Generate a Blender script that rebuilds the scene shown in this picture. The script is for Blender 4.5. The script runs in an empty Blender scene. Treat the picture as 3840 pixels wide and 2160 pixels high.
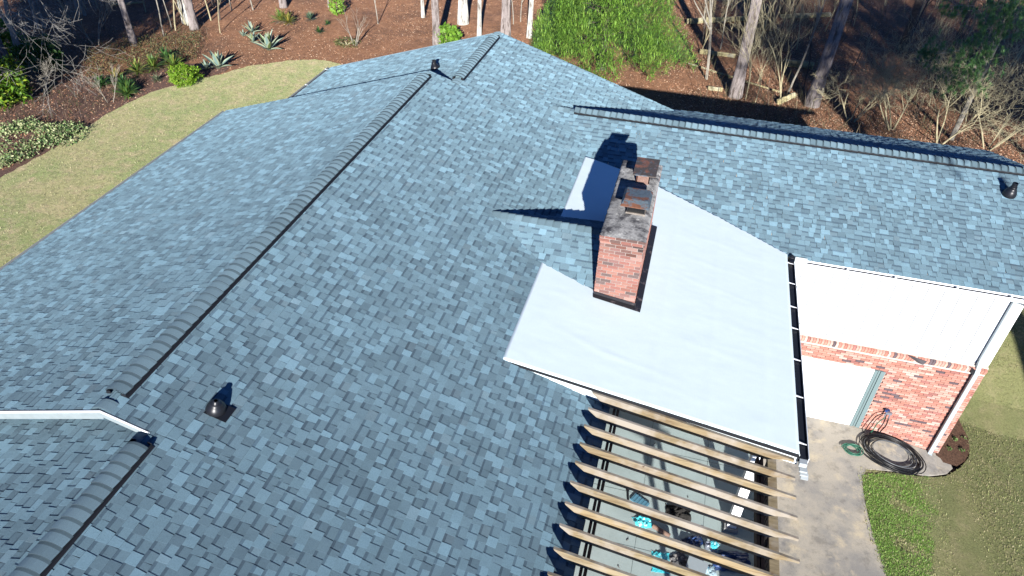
import bpy, math, random
import numpy as np
from mathutils import Vector, Matrix

# ------------------------------------------------------------------ camera, sky, sun, exposure
scene = bpy.context.scene
COL = scene.collection
CAM = Vector((6.6591, -4.9348, 14.6711))
F_PX, PITCH, YAW, ROLL = 2712.5, math.radians(37.8129), math.radians(-13.6717), math.radians(2.0729)
_fw = Vector((math.sin(YAW)*math.cos(PITCH), math.cos(YAW)*math.cos(PITCH), -math.sin(PITCH)))
_r0 = Vector((math.cos(YAW), -math.sin(YAW), 0)); _u0 = _r0.cross(_fw)
_rt = _r0*math.cos(ROLL) + _u0*math.sin(ROLL); _up = _u0*math.cos(ROLL) - _r0*math.sin(ROLL)
cd = bpy.data.cameras.new('camera'); cam = bpy.data.objects.new('camera', cd); COL.objects.link(cam)
cd.sensor_width = 36.0; cd.lens = F_PX/3840*36; cd.clip_end = 2000; cd.clip_start = 0.1
M = Matrix((( _rt.x, _up.x, -_fw.x, CAM.x), (_rt.y, _up.y, -_fw.y, CAM.y), (_rt.z, _up.z, -_fw.z, CAM.z), (0,0,0,1)))
cam.matrix_world = M
scene.camera = cam

SUN_EL = math.radians(19.0); SUN_AZ = math.atan2(0.25, 1.0)
w = bpy.data.worlds.new('World'); scene.world = w; w.use_nodes = True
nt = w.node_tree; bg = nt.nodes['Background']; sky = nt.nodes.new('ShaderNodeTexSky')
sky.sky_type = 'NISHITA'; sky.sun_disc = False; sky.sun_elevation = SUN_EL; sky.sun_rotation = math.radians(166.2)
sky.altitude = 2500; sky.air_density = 0.55; sky.dust_density = 0.0; sky.ozone_density = 8.0
nt.links.new(sky.outputs[0], bg.inputs[0]); bg.inputs[1].default_value = 0.095
sl = bpy.data.lights.new('sun', 'SUN'); sl.energy = 5.0; sl.angle = math.radians(0.5); sl.color = (1.0, 0.965, 0.92)
so = bpy.data.objects.new('sun', sl); COL.objects.link(so)
LD = Vector((-math.sin(SUN_AZ)*math.cos(SUN_EL), math.cos(SUN_AZ)*math.cos(SUN_EL), -math.sin(SUN_EL)))
so.rotation_euler = LD.to_track_quat('-Z', 'Y').to_euler(); so.location = (12, -20, 30)
scene.view_settings.view_transform = 'Standard'; scene.view_settings.look = 'None'
scene.view_settings.exposure = 1.2; scene.view_settings.gamma = 1.0
scene.render.engine = 'CYCLES'
scene.cycles.max_bounces = 6; scene.cycles.diffuse_bounces = 3; scene.cycles.transparent_max_bounces = 4

rnd = random.Random(7)
R = np.random.default_rng(11)

# ------------------------------------------------------------------ helpers
def sstep(a, b, x):
    t = min(1, max(0, (x-a)/(b-a))); return t*t*(3-2*t)
def gz(x, y):
    """height of the ground"""
    s = sstep(4, 8, x)*(1-sstep(11.5, 15, y))
    return 1 - s - .36*sstep(12.8, 15, x)*(1-sstep(11.5, 15, y)) - .5*sstep(15.5, 24, x)*(1-sstep(11.5, 15, y))
def at(px, py, z=None):
    """where the line of sight through a point of the photograph meets height z, or the ground"""
    d = _fw + _rt*((px-1920)/F_PX) - _up*((py-1080)/F_PX)
    if z is None:
        z = 1.0
        for _ in range(6):
            q = CAM + d*((z-CAM.z)/d.z); z = gz(q.x, q.y)
    q = CAM + d*((z-CAM.z)/d.z)
    return Vector((q.x, q.y, z))
def ond(px, py, Y):
    d = _fw + _rt*((px-1920)/F_PX) - _up*((py-1080)/F_PX)
    return CAM + d*((Y-CAM.y)/d.y)

def tag(o, label=None, cat=None, group=None, kind=None):
    if label: o['label'] = label
    if cat: o['category'] = cat
    if group: o['group'] = group
    if kind: o['kind'] = kind
    return o
def empty(name, loc, label, cat, group=None):
    o = bpy.data.objects.new(name, None); COL.objects.link(o); o.location = loc
    o.empty_display_size = .2
    return tag(o, label, cat, group)
def link(name, me, mat, parent=None):
    o = bpy.data.objects.new(name, me); COL.objects.link(o)
    if mat is not None and len(me.materials) == 0:
        for m in (mat if isinstance(mat, (list, tuple)) else [mat]): me.materials.append(m)
    if parent is not None:
        o.parent = parent
        wl = parent.location.copy(); pp = parent.parent
        while pp is not None: wl += pp.location; pp = pp.parent
        o.location = -wl
    return o
def copy_tree(o, loc, rz=0, s=1, parent=None):
    c = o.copy(); COL.objects.link(c)
    if parent is not None: c.parent = parent
    else: c.location = loc; c.rotation_euler = (0, 0, rz); c.scale = (s, s, s)
    for ch in o.children:
        copy_tree(ch, None, parent=c)
    return c

class MB:
    def __init__(s): s.v = []; s.f = []; s.c = []; s.m = []
    def face(s, pts, col=(1,1,1), m=0):
        n = len(s.v); s.v.extend([tuple(p) for p in pts]); s.f.append(tuple(range(n, n+len(pts)))); s.c.append(col); s.m.append(m)
    def mesh(s, V, F, col=(1,1,1), m=0):
        n = len(s.v); s.v.extend([tuple(p) for p in V])
        for f in F: s.f.append(tuple(i+n for i in f)); s.c.append(col); s.m.append(m)
    def box(s, a, b, col=(1,1,1), m=0):
        x0,y0,z0 = a; x1,y1,z1 = b
        s.mesh([(x0,y0,z0),(x1,y0,z0),(x1,y1,z0),(x0,y1,z0),(x0,y0,z1),(x1,y0,z1),(x1,y1,z1),(x0,y1,z1)],
               [(0,3,2,1),(4,5,6,7),(0,1,5,4),(1,2,6,5),(2,3,7,6),(3,0,4,7)], col, m)
    def obox(s, c, X, Y, Z, col=(1,1,1), m=0):
        """box with half axes X,Y,Z"""
        c, X, Y, Z = map(Vector, (c, X, Y, Z))
        V = [c+i*X+j*Y+k*Z for k in (-1,1) for (i,j) in ((-1,-1),(1,-1),(1,1),(-1,1))]
        s.mesh(V, [(0,3,2,1),(4,5,6,7),(0,1,5,4),(1,2,6,5),(2,3,7,6),(3,0,4,7)], col, m)
    def prism(s, poly, d, col=(1,1,1), m=0):
        """poly extruded by vector d"""
        n = len(poly); P = [Vector(p) for p in poly]; Q = [p+Vector(d) for p in P]
        s.mesh(P+Q, [tuple(range(n-1,-1,-1)), tuple(range(n, 2*n))] + [(i,(i+1)%n,(i+1)%n+n,i+n) for i in range(n)], col, m)
    def tube(s, pts, rads, seg=8, col=(1,1,1), m=0, cap=True):
        P = [Vector(p) for p in pts]; n = len(P)
        if not hasattr(rads, '__len__'): rads = [rads]*n
        prev = None; V = []
        for i in range(n):
            t = (P[min(i+1,n-1)]-P[max(i-1,0)]).normalized()
            a = prev if prev is not None else (Vector((1,0,0)) if abs(t.x) < .8 else Vector((0,1,0)))
            a = (a - t*a.dot(t)).normalized(); b = t.cross(a); prev = a
            for k in range(seg):
                th = 2*math.pi*k/seg; V.append(P[i] + (a*math.cos(th)+b*math.sin(th))*rads[i])
        Fs = [(i*seg+k, i*seg+(k+1)%seg, (i+1)*seg+(k+1)%seg, (i+1)*seg+k) for i in range(n-1) for k in range(seg)]
        if cap: Fs += [tuple(range(seg-1,-1,-1)), tuple((n-1)*seg+k for k in range(seg))]
        s.mesh(V, Fs, col, m)
    def lathe(s, c, prof, seg=20, N=(0,0,1), col=(1,1,1), m=0):
        N = Vector(N).normalized(); a = N.orthogonal().normalized(); b = N.cross(a); c = Vector(c)
        V = [c + N*h + (a*math.cos(2*math.pi*k/seg)+b*math.sin(2*math.pi*k/seg))*r for (r,h) in prof for k in range(seg)]
        Fs = [(i*seg+k, i*seg+(k+1)%seg, (i+1)*seg+(k+1)%seg, (i+1)*seg+k) for i in range(len(prof)-1) for k in range(seg)]
        s.mesh(V, Fs, col, m)
    def build(s, name, mat, parent=None, smooth=False):
        me = bpy.data.meshes.new(name); me.from_pydata(s.v, [], s.f)
        if True:
            at_ = me.attributes.new('tone', 'FLOAT_COLOR', 'FACE')
            at_.data.foreach_set('color', np.array([(*c, 1) for c in s.c], dtype=np.float32).ravel())
        if any(s.m): me.polygons.foreach_set('material_index', np.array(s.m, dtype=np.int32))
        if smooth: me.polygons.foreach_set('use_smooth', np.ones(len(s.f), dtype=bool))
        me.update()
        return link(name, me, mat, parent)

def npmesh(name, V, F, tone=None, smooth=False):
    """V (n,3), F (k,m) arrays"""
    me = bpy.data.meshes.new(name); k, mm = F.shape
    me.vertices.add(len(V)); me.vertices.foreach_set('co', V.astype(np.float32).ravel())
    me.loops.add(k*mm); me.loops.foreach_set('vertex_index', F.astype(np.int32).ravel())
    me.polygons.add(k); me.polygons.foreach_set('loop_start', np.arange(0, k*mm, mm, dtype=np.int32))
    me.polygons.foreach_set('loop_total', np.full(k, mm, dtype=np.int32))
    me.update(calc_edges=True)
    if tone is not None:
        a = me.attributes.new('tone', 'FLOAT_COLOR', 'FACE')
        a.data.foreach_set('color', np.c_[tone, np.ones(k)].astype(np.float32).ravel())
    return me

# ------------------------------------------------------------------ materials
def mat(name, col, rough=.8, metal=0, tone=False, noise=None, bump=None, spec=.3, wave=None, extra=None):
    """noise = list of (scale, colour2, lo, hi[, (sx,sy,sz)]); bump = (scale, strength, dist)"""
    m = bpy.data.materials.new(name); m.use_nodes = True; t = m.node_tree; N = t.nodes; L = t.links
    b = N['Principled BSDF']; b.inputs['Roughness'].default_value = rough; b.inputs['Metallic'].default_value = metal
    b.inputs['Specular IOR Level'].default_value = spec
    tc = N.new('ShaderNodeTexCoord')
    rgb = N.new('ShaderNodeRGB'); rgb.outputs[0].default_value = (*col, 1); cur = rgb.outputs[0]
    if tone:
        a = N.new('ShaderNodeAttribute'); a.attribute_name = 'tone'
        mx = N.new('ShaderNodeMix'); mx.data_type = 'RGBA'; mx.blend_type = 'MULTIPLY'; mx.inputs[0].default_value = 1
        L.new(cur, mx.inputs[6]); L.new(a.outputs['Color'], mx.inputs[7]); cur = mx.outputs[2]
    for nz in (noise or []):
        sc, c2, lo, hi = nz[:4]
        n = N.new('ShaderNodeTexNoise'); n.inputs['Scale'].default_value = sc; n.inputs['Detail'].default_value = 6
        n.inputs['Roughness'].default_value = .65
        if len(nz) > 4:
            mp = N.new('ShaderNodeMapping'); mp.inputs['Scale'].default_value = nz[4]
            L.new(tc.outputs['Object'], mp.inputs[0]); L.new(mp.outputs[0], n.inputs['Vector'])
        else: L.new(tc.outputs['Object'], n.inputs['Vector'])
        mr = N.new('ShaderNodeMapRange'); mr.inputs[1].default_value = lo; mr.inputs[2].default_value = hi
        L.new(n.outputs[0], mr.inputs[0])
        mx = N.new('ShaderNodeMix'); mx.data_type = 'RGBA'
        L.new(mr.outputs[0], mx.inputs[0]); L.new(cur, mx.inputs[6])
        if isinstance(c2, (int, float)):
            mu = N.new('ShaderNodeMix'); mu.data_type = 'RGBA'; mu.blend_type = 'MULTIPLY'; mu.inputs[0].default_value = 1
            L.new(cur, mu.inputs[6]); mu.inputs[7].default_value = (c2, c2, c2, 1); L.new(mu.outputs[2], mx.inputs[7])
        else: mx.inputs[7].default_value = (*c2, 1)
        cur = mx.outputs[2]
    L.new(cur, b.inputs['Base Color'])
    if rough >= .9: b.inputs['Diffuse Roughness'].default_value = 1.0
    if bump:
        n = N.new('ShaderNodeTexNoise'); n.inputs['Scale'].default_value = bump[0]; n.inputs['Detail'].default_value = 5
        if len(bump) > 3:
            mp = N.new('ShaderNodeMapping'); mp.inputs['Scale'].default_value = bump[3]
            L.new(tc.outputs['Object'], mp.inputs[0]); L.new(mp.outputs[0], n.inputs['Vector'])
        else: L.new(tc.outputs['Object'], n.inputs['Vector'])
        bp = N.new('ShaderNodeBump'); bp.inputs['Strength'].default_value = bump[1]; bp.inputs['Distance'].default_value = bump[2]
        L.new(n.outputs[0], bp.inputs['Height']); L.new(bp.outputs[0], b.inputs['Normal'])
    return m
def leafmat(name, col, rough=.55, spec=.35, trans=.25):
    m = mat(name, col, rough, tone=True, spec=spec)
    t = m.node_tree; b = t.nodes['Principled BSDF']; out = t.nodes['Material Output']
    tr = t.nodes.new('ShaderNodeBsdfTranslucent'); ms = t.nodes.new('ShaderNodeMixShader'); ms.inputs[0].default_value = trans
    src = b.inputs['Base Color'].links[0].from_socket
    t.links.new(src, tr.inputs[0]); t.links.new(b.outputs[0], ms.inputs[1]); t.links.new(tr.outputs[0], ms.inputs[2])
    t.links.new(ms.outputs[0], out.inputs[0])
    return m

SH = mat('shingle_granules', (.128,.202,.244), .95, tone=True, spec=.1,
         noise=[(160, .68, .42, .75), (.9, 1.12, .4, .7), (3.5, .92, .5, .7), (55, .84, .5, .7), (420, 1.4, .62, .8)], bump=(260, .9, .006))
CAPM = mat('ridge_cap_granules', (.128,.193,.228), .95, tone=True, spec=.1, noise=[(160, .7, .42, .75), (420, 1.3, .62, .8)], bump=(300, .35, .003))
BLACK = mat('black_metal', (.012,.013,.016), .45, spec=.4)
BLACKP = mat('black_plastic', (.010,.011,.014), .38, spec=.4)
WHITE = mat('white_paint', (.82,.84,.86), .5, noise=[(9, .93, .4, .8)])
WHITEG = mat('white_gutter_metal', (.62,.66,.68), .35, noise=[(5, .85, .45, .8)])
FASC = mat('weathered_white_fascia', (.62,.68,.68), .6, noise=[(6, .85, .4, .8), (40, (.45,.42,.36), .62, .8)])
DOORW = mat('white_door_enamel', (.86,.87,.88), .4)
MEMB = mat('membrane_underlayment', (.62,.715,.74), .75, spec=.2, noise=[(2.0, .965, .4, .7), (60, .975, .4, .7, (1,.15,1)), (9, .93, .70, .8), (38, .55, .76, .80)], bump=(1.6, .07, .02, (1,2.5,1)))
def brickmat(name, m1): return mat(name, m1, .9, tone=True, noise=[(45, .8, .45, .75), (180, .85, .5, .8)], bump=(90, .5, .004), spec=.15)
BRICK = brickmat('red_brick', (1,1,1)); MORT = mat('mortar', (.50,.47,.42), .95, noise=[(30, .85, .4, .7)], bump=(120,.4,.003))
MORTC = mat('grey_mortar', (.34,.30,.275), .95, noise=[(20, .6, .4, .7)], bump=(120,.4,.003))
CEM = mat('weathered_crown_cement', (.18,.18,.18), .95, noise=[(3.2, (.035,.035,.04), .46, .60), (14, .55, .45, .7), (9, (.36,.36,.35), .58, .74)], bump=(25,.6,.02))
TERRA = mat('terracotta', (.16,.095,.075), .85, noise=[(12, (.25,.16,.13), .45, .7)])
RUST = mat('rusty_steel', (.10,.13,.15), .6, metal=.2, noise=[(4.5, (.19,.085,.05), .48, .56), (18, .6, .45, .7)], bump=(40,.3,.003))
RUSTD = mat('sooty_rusty_steel', (.09,.075,.065), .7, metal=.1, noise=[(3.4, (.26,.11,.07), .50, .60), (5, (.12,.14,.16), .56, .64), (22, .5, .4, .7, (1,4,1))], bump=(40,.3,.003))
FLUEDARK = mat('dark_flue_inside', (.01,.01,.01), .9)  # flat black that paints the darkness inside the flues
TRIM = mat('grey_green_trim', (.13,.18,.185), .5)
RAFT = mat('weathered_rafter_wood', (.255,.205,.125), .85, tone=True, spec=.15, noise=[(3.2, (.15,.10,.052), .48, .70, (.5,1,6)), (16, .62, .42, .66, (.15,1,3)), (1.1, (.27,.24,.20), .46, .62), (6.5, (.07,.04,.025), .70, .73)], bump=(30,.4,.004,(.1,1,1)))
BEAMM = mat('dark_stained_beam', (.055,.042,.036), .85, noise=[(10, .5, .4, .7, (4,.2,4)), (8, (.14,.11,.09), .6, .8, (4,.2,4))], bump=(30,.4,.004))
DECKM = mat('grey_painted_deck', (.36,.44,.43), .8, noise=[(1.5, .85, .4, .7), (25, .9, .5, .7), (6, .7, .68, .78)])
CONC = mat('stained_concrete', (.34,.31,.26), .93, noise=[(.7, (.23,.22,.205), .44, .58), (1.9, (.44,.38,.28), .54, .68), (3.6, .72, .52, .66), (120, .62, .5, .72), (260, 1.5, .66, .74), (1.1, (.13,.13,.13), .64, .78)], bump=(80,.5,.006))
APR = mat('clean_concrete', (.48,.42,.31), .9, noise=[(3, .82, .4, .7), (100, .9, .5, .7)])
GREYST = mat('grey_stone_step', (.30,.31,.31), .85, noise=[(8,.8,.4,.7)])
LAWN = mat('dormant_lawn_grass', (.39,.37,.18), .95, noise=[(.45, (.30,.345,.14), .42, .60), (2.2, (.52,.42,.26), .48, .72), (7, .70, .45, .62), (26, .60, .42, .70), (130, .55, .45, .75), (300, 1.35, .62, .75)], bump=(160, 1.0, .02))
LAWNR = mat('olive_lawn_grass', (.22,.225,.095), .95, noise=[(.5, (.18,.205,.08), .42, .62), (2.2, (.31,.28,.145), .5, .75), (22, .62, .42, .70), (120, .5, .45, .75), (300, 1.35, .62, .75)], bump=(160, 1.0, .02))
STRAW = mat('pine_straw', (.27,.135,.072), .95, noise=[(.35, (.19,.10,.058), .45, .62), (1.7, (.37,.20,.115), .5, .75), (4.5, .72, .48, .66), (10, .60, .40, .68), (34, .55, .42, .70, (1,3,1)), (110, .6, .45, .75), (200, 1.6, .64, .76, (1,3,1))], bump=(60, 1.0, .04))
MULCH = mat('dark_bark_mulch', (.15,.088,.07), .95, noise=[(1.1, (.16,.09,.065), .45, .68), (20, .5, .42, .66), (70, .45, .42, .70), (150, 1.8, .62, .76)], bump=(60, 1.0, .05))
BARKP = mat('pine_bark', (.27,.235,.225), .95, noise=[(9, (.10,.08,.07), .48, .62, (1,1,.22)), (2, .75, .4, .7), (40, .7, .45, .7, (1,1,.4))], bump=(14, 1.0, .03, (1,1,.25)))
BARKL = mat('lichen_bark', (.40,.40,.37), .95, noise=[(9, (.18,.16,.14), .50, .62, (1,1,.22)), (3, .75, .4, .7)], bump=(14, 1.0, .02, (1,1,.25)))
BARKT = mat('pale_twig_bark', (.26,.24,.20), .9, noise=[(6, .55, .42, .7)])
BARKG = mat('tan_twig_bark', (.36,.32,.20), .9, noise=[(5, .6, .42, .7)])
BARKD = mat('dark_bark', (.10,.08,.07), .95, noise=[(7, .5, .42, .7)], bump=(14, 1.0, .02, (1,1,.25)))
LOGM = mat('mossy_log', (.34,.30,.16), .95, noise=[(5, (.14,.12,.07), .45, .65), (2, (.38,.37,.30), .5, .7)], bump=(20,.8,.02))
LEAF = leafmat('bright_leaf', (.62,.60,.62)); NEED = leafmat('needle', (1.15,1.02,1.0), trans=.15)
AGV = leafmat('agave_leaf', (.50,.54,.54), .5, .3, .05)
HOSEB = mat('black_rubber', (.008,.009,.01), .35, spec=.35); HOSEG = mat('green_hose', (.02,.12,.075), .4, spec=.5)
CHROME = mat('worn_valve_metal', (.35,.38,.45), .35, metal=.7)
TEAL = mat('teal_plastic_wrap', (.08,.58,.66), .35, spec=.4, noise=[(9, (.65,.85,.85), .55, .62)])
NAVY = mat('navy_plastic', (.008,.025,.09), .35, spec=.6, noise=[(6, (.05,.10,.25), .5, .7)])
PALEW = mat('pale_crumpled_wrap', (.45,.6,.65), .3, spec=.5, noise=[(12, (.05,.2,.3), .55, .65)])
DEBR = mat('torn_dark_felt', (.03,.028,.026), .9, noise=[(15, .4, .4, .7), (60, (.3,.25,.18), .66, .72)])
CARD = mat('brown_cardboard', (.20,.13,.10), .7)
LIDM = mat('blue_grey_plastic', (.09,.22,.30), .4)

# ------------------------------------------------------------------ the lie of the land
def terrain():
    xs = np.concatenate([[-300,-150,-80], np.arange(-50, 50.1, 1.0), [80,150,300]])
    ys = np.concatenate([[-200,-80,-40], np.arange(-20, 75.1, 1.0), [110,200,400]])
    V = np.array([(x, y, gz(x, y) + (0.10*math.sin(x*.7+y*.31)*math.sin(y*.53-x*.2) if y > 30 or x < -19 else 0)) for y in ys for x in xs])
    nx = len(xs); F = np.array([(j*nx+i, j*nx+i+1, (j+1)*nx+i+1, (j+1)*nx+i) for j in range(len(ys)-1) for i in range(nx-1)])
    me = npmesh('ground', V, F); me.polygons.foreach_set('use_smooth', np.ones(len(F), dtype=bool))
    return tag(link('ground', me, STRAW), kind='structure')
terrain()

def inpoly(x, y, P):
    c = False; n = len(P)
    for i in range(n):
        x1, y1 = P[i][0], P[i][1]; x2, y2 = P[(i+1) % n][0], P[(i+1) % n][1]
        if (y1 > y) != (y2 > y) and x < (x2-x1)*(y-y1)/(y2-y1)+x1: c = not c
    return c
def smooth_poly(P, rep=8, jit=0.0):
    """Catmull-Rom through 2D points"""
    out = []; n = len(P)
    for i in range(n):
        p0, p1, p2, p3 = (P[(i+k-1) % n] for k in range(4))
        for j in range(rep):
            t = j/rep
            q = [.5*((2*p1[a]) + (-p0[a]+p2[a])*t + (2*p0[a]-5*p1[a]+4*p2[a]-p3[a])*t*t + (-p0[a]+3*p1[a]-3*p2[a]+p3[a])*t**3) for a in (0,1)]
            out.append((q[0]+rnd.uniform(-jit,jit), q[1]+rnd.uniform(-jit,jit)))
    return out
def sheet(name, P, dz, m, label=None, step=.5, z=None, thick=0):
    import bmesh
    bm = bmesh.new(); vs = [bm.verts.new((p[0], p[1], 0)) for p in P]
    f = bm.faces.new(vs)
    if f.normal.z < 0: bmesh.ops.reverse_faces(bm, faces=[f])
    xs = [p[0] for p in P]; ys = [p[1] for p in P]
    for a, (lo, hi), nrm in ((0, (min(xs), max(xs)), (1,0,0)), (1, (min(ys), max(ys)), (0,1,0))):
        k = lo+step
        while k < hi:
            co = (k,0,0) if a == 0 else (0,k,0)
            bmesh.ops.bisect_plane(bm, geom=bm.verts[:]+bm.edges[:]+bm.faces[:], plane_co=co, plane_no=nrm); k += step
    for v in bm.verts: v.co.z = (gz(v.co.x, v.co.y) if z is None else z(v.co.x, v.co.y)) + dz
    if thick:
        edge = [e for e in bm.edges if e.is_boundary]
        r = bmesh.ops.extrude_edge_only(bm, edges=edge)
        for v in r['geom']:
            if isinstance(v, bmesh.types.BMVert): v.co.z -= thick
    bmesh.ops.triangulate(bm, faces=[f for f in bm.faces if len(f.verts) > 4])
    me = bpy.data.meshes.new(name); bm.to_mesh(me); bm.free()
    return tag(link(name, me, m), kind='structure')

EDGE = [(-17.2,-14),(-17.3,0),(-17.2,8),(-17.21,12.99),(-17.09,15.48),(-17.27,19.1),(-17.04,21.3),(-16.21,22.91),(-15.25,24.28),(-14.61,25.6),(-13.13,26.88),(-11.97,27.49),(-10.91,27.5),(-9.7,27.0),(-8.2,25.5),(-6,24),(-3,22),(0,20)]
LP_ = []
for i in range(len(EDGE)-1):
    a, b = EDGE[i], EDGE[i+1]; n = max(2, int(math.hypot(b[0]-a[0], b[1]-a[1])/.25))
    for j in range(n):
        t = j/n; LP_.append((a[0]+(b[0]-a[0])*t+rnd.uniform(-.05,.05), a[1]+(b[1]-a[1])*t+rnd.uniform(-.05,.05)))
LAWNP = LP_ + [(0, 20), (0,-14)]
sheet('lawn', LAWNP, .03, LAWN, step=1.0)
# darker bark mulch along the lawn's edge
MUP = [(p[0]-.0, p[1]) for p in [(-17.2,-14),(-17.3,0),(-17.2,8),(-17.2,13),(-17.1,15.5),(-17.25,19.1),(-17.0,21.3),(-16.2,22.9),(-15.4,24.1),(-15.6,25.3),(-17.2,25.0),(-19,24.5),(-21.5,23.2),(-26,22),(-40,20),(-40,-14)]]
sheet('mulch_bed', smooth_poly(MUP, 5, .08), .015, MULCH, step=1.5)

DRV = [(9.2,-12),(9.2,10.05),(12.66,10.05),(12.7,10.16)]
DRV = [(9.3,-14),(9.3,10.5),(12.65,10.5),(12.65,10.15),(14.75,10.15),(15.05,10.02),(15.08,9.75),(14.9,9.52),(14.4,9.25),(13.83,9.07),(13.2,8.87),(12.74,8.74),(12.60,8.45),(12.58,8.04),(12.60,7.3),(12.70,6.6),(12.90,5.8),(13.3,4.8),(14.2,3.2),(16.5,1.5),(20,.5),(20,-14)]
sheet('driveway', DRV, .08, CONC, step=.6, thick=.02)
# lawn on the right
RL = [(12.5,8.74),(12.5,8.0),(12.5,7.0),(12.6,6.4),(12.8,5.6),(13.2,4.7),(14.1,3.1),(16.4,1.4),(20,.4),(60,.4),(60,20),(17.5,20),(15.6,14),(15.62,11.6),(15.7,10.9),(15.6,10.3),(15.3,9.85),(14.9,9.45),(14.4,9.2),(13.8,9.0),(13.2,8.82)]
sheet('side_lawn', RL, .074, LAWNR, step=1.0)
sheet('mulch_strip', [(14.7,9.9),(15.2,9.85),(15.45,10.1),(15.66,10.5),(15.72,11.0),(15.6,11.7),(15.5,14),(14.7,14)], .078, mat('reddish_mulch', (.17,.095,.06), .95, noise=[(20, .5, .42, .66), (80, .45, .42, .70), (150, 1.8, .62, .76)], bump=(60,1,.05)), step=.5)

# ------------------------------------------------------------------ the house
house = empty('house', (0, 6, 0), 'brick house under blue-grey shingle roofs with a white flat roof and brick chimney', 'house')
H, MS = 7.478, .3146
NRP = Vector((MS, 0, 1)).normalized(); NLP = Vector((-MS, 0, 1)).normalized()
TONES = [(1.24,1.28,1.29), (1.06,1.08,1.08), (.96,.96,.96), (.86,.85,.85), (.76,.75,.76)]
def shingles(mb, O, U, Vd, ulen, vlen, seed, toneshift=1.0, clip=None):
    """courses of laminated shingles: O = eave corner, U along the eave, Vd up the slope"""
    r = random.Random(seed); U = Vector(U).normalized(); Vd = Vector(Vd).normalized(); N = U.cross(Vd)
    if N.z < 0: N = -N
    e = .143; nr = math.ceil(vlen/e)
    for i in range(nr):
        v0 = i*e; v1 = min(v0+e, vlen)
        u = -r.uniform(0, .3); jog = 0; tooth = r.random() < .5; prev = None
        while u < ulen:
            wd = r.choice((.10,.125,.15,.17,.20)) if tooth else r.choice((.09,.12,.14,.17,.20))
            a, b = max(0, u), min(ulen, u+wd); u += wd
            if b-a < .01: tooth = not tooth; continue
            if clip is not None and not clip((a+b)/2, (v0+v1)/2): tooth = not tooth; continue
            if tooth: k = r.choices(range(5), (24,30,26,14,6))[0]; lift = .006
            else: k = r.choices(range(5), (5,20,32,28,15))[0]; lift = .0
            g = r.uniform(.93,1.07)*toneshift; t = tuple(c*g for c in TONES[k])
            if r.random() < .03: t = (t[0]*1.05, t[1]*.99, t[2]*.97)
            hb, ht = .012+lift, .003+lift
            tp = min(.012, (b-a)*.15) if tooth else -min(.012, (b-a)*.15)
            tp *= r.choice((0,1,1))
            p = lambda uu, vv, hh: O + U*uu + Vd*vv + N*hh
            A, B, C, D = p(a+tp, v0, hb), p(b-tp, v0, hb), p(b, v1, ht), p(a, v1, ht)
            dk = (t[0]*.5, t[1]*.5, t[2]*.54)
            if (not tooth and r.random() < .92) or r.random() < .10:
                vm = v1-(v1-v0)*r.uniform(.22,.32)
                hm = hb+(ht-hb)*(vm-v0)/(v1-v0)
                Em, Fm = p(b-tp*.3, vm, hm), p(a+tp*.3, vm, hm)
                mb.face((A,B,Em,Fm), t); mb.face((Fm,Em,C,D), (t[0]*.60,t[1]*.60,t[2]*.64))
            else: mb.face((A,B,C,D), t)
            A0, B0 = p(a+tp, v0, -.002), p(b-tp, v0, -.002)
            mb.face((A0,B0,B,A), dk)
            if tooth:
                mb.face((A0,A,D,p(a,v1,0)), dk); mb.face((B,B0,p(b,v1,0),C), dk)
            tooth = not tooth if r.random() < .93 else tooth
    # deck under the shingles
    q = lambda uu, vv, hh: O + U*uu + Vd*vv + N*hh
    if clip is None:
        mb.prism([q(0,0,-.003), q(ulen,0,-.003), q(ulen,vlen,-.003), q(0,vlen,-.003)], -N*.05, (.3,.3,.32))

def slope(name, xs, ys, seed, side, Hh, x0, parent=house, **k):
    """main house slopes: ridge along Y at x=x0 height Hh; eave at x=xs"""
    mb = MB(); L = abs(xs-x0); vl = L*math.hypot(1, MS)
    O = Vector((xs, ys[0], Hh-MS*L)); Vd = Vector((x0-xs, 0, MS*L))
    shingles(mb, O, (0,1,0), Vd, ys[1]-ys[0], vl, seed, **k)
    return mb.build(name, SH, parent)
def P_main_r(x): return H-MS*x
Y1, Y2 = 12.406, 16.629
XR = 6.33
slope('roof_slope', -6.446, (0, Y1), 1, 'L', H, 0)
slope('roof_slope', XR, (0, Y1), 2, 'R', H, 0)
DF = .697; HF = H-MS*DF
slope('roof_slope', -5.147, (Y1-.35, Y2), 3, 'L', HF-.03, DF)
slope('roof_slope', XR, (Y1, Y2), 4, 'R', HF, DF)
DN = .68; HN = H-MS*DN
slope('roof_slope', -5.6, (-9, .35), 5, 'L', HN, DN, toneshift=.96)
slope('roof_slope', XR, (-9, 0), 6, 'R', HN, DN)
# wing: ridge along X at y=13.426
YW, ZW, MW = 13.426, 6.480, .315
YE, YB = 9.721, 17.131; ZE = ZW-MW*(YW-YE); XE = 15.40
vl = (YW-YE)*math.hypot(1, MW)
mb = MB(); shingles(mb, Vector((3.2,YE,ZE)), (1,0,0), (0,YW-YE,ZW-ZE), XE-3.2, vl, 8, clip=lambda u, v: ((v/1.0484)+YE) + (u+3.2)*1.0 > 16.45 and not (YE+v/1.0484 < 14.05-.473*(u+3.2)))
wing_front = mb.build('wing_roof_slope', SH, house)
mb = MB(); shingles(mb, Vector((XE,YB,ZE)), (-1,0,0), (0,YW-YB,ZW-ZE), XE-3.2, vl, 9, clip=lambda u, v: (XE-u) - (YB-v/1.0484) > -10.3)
wing_back = mb.build('wing_roof_slope', SH, house)
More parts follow.
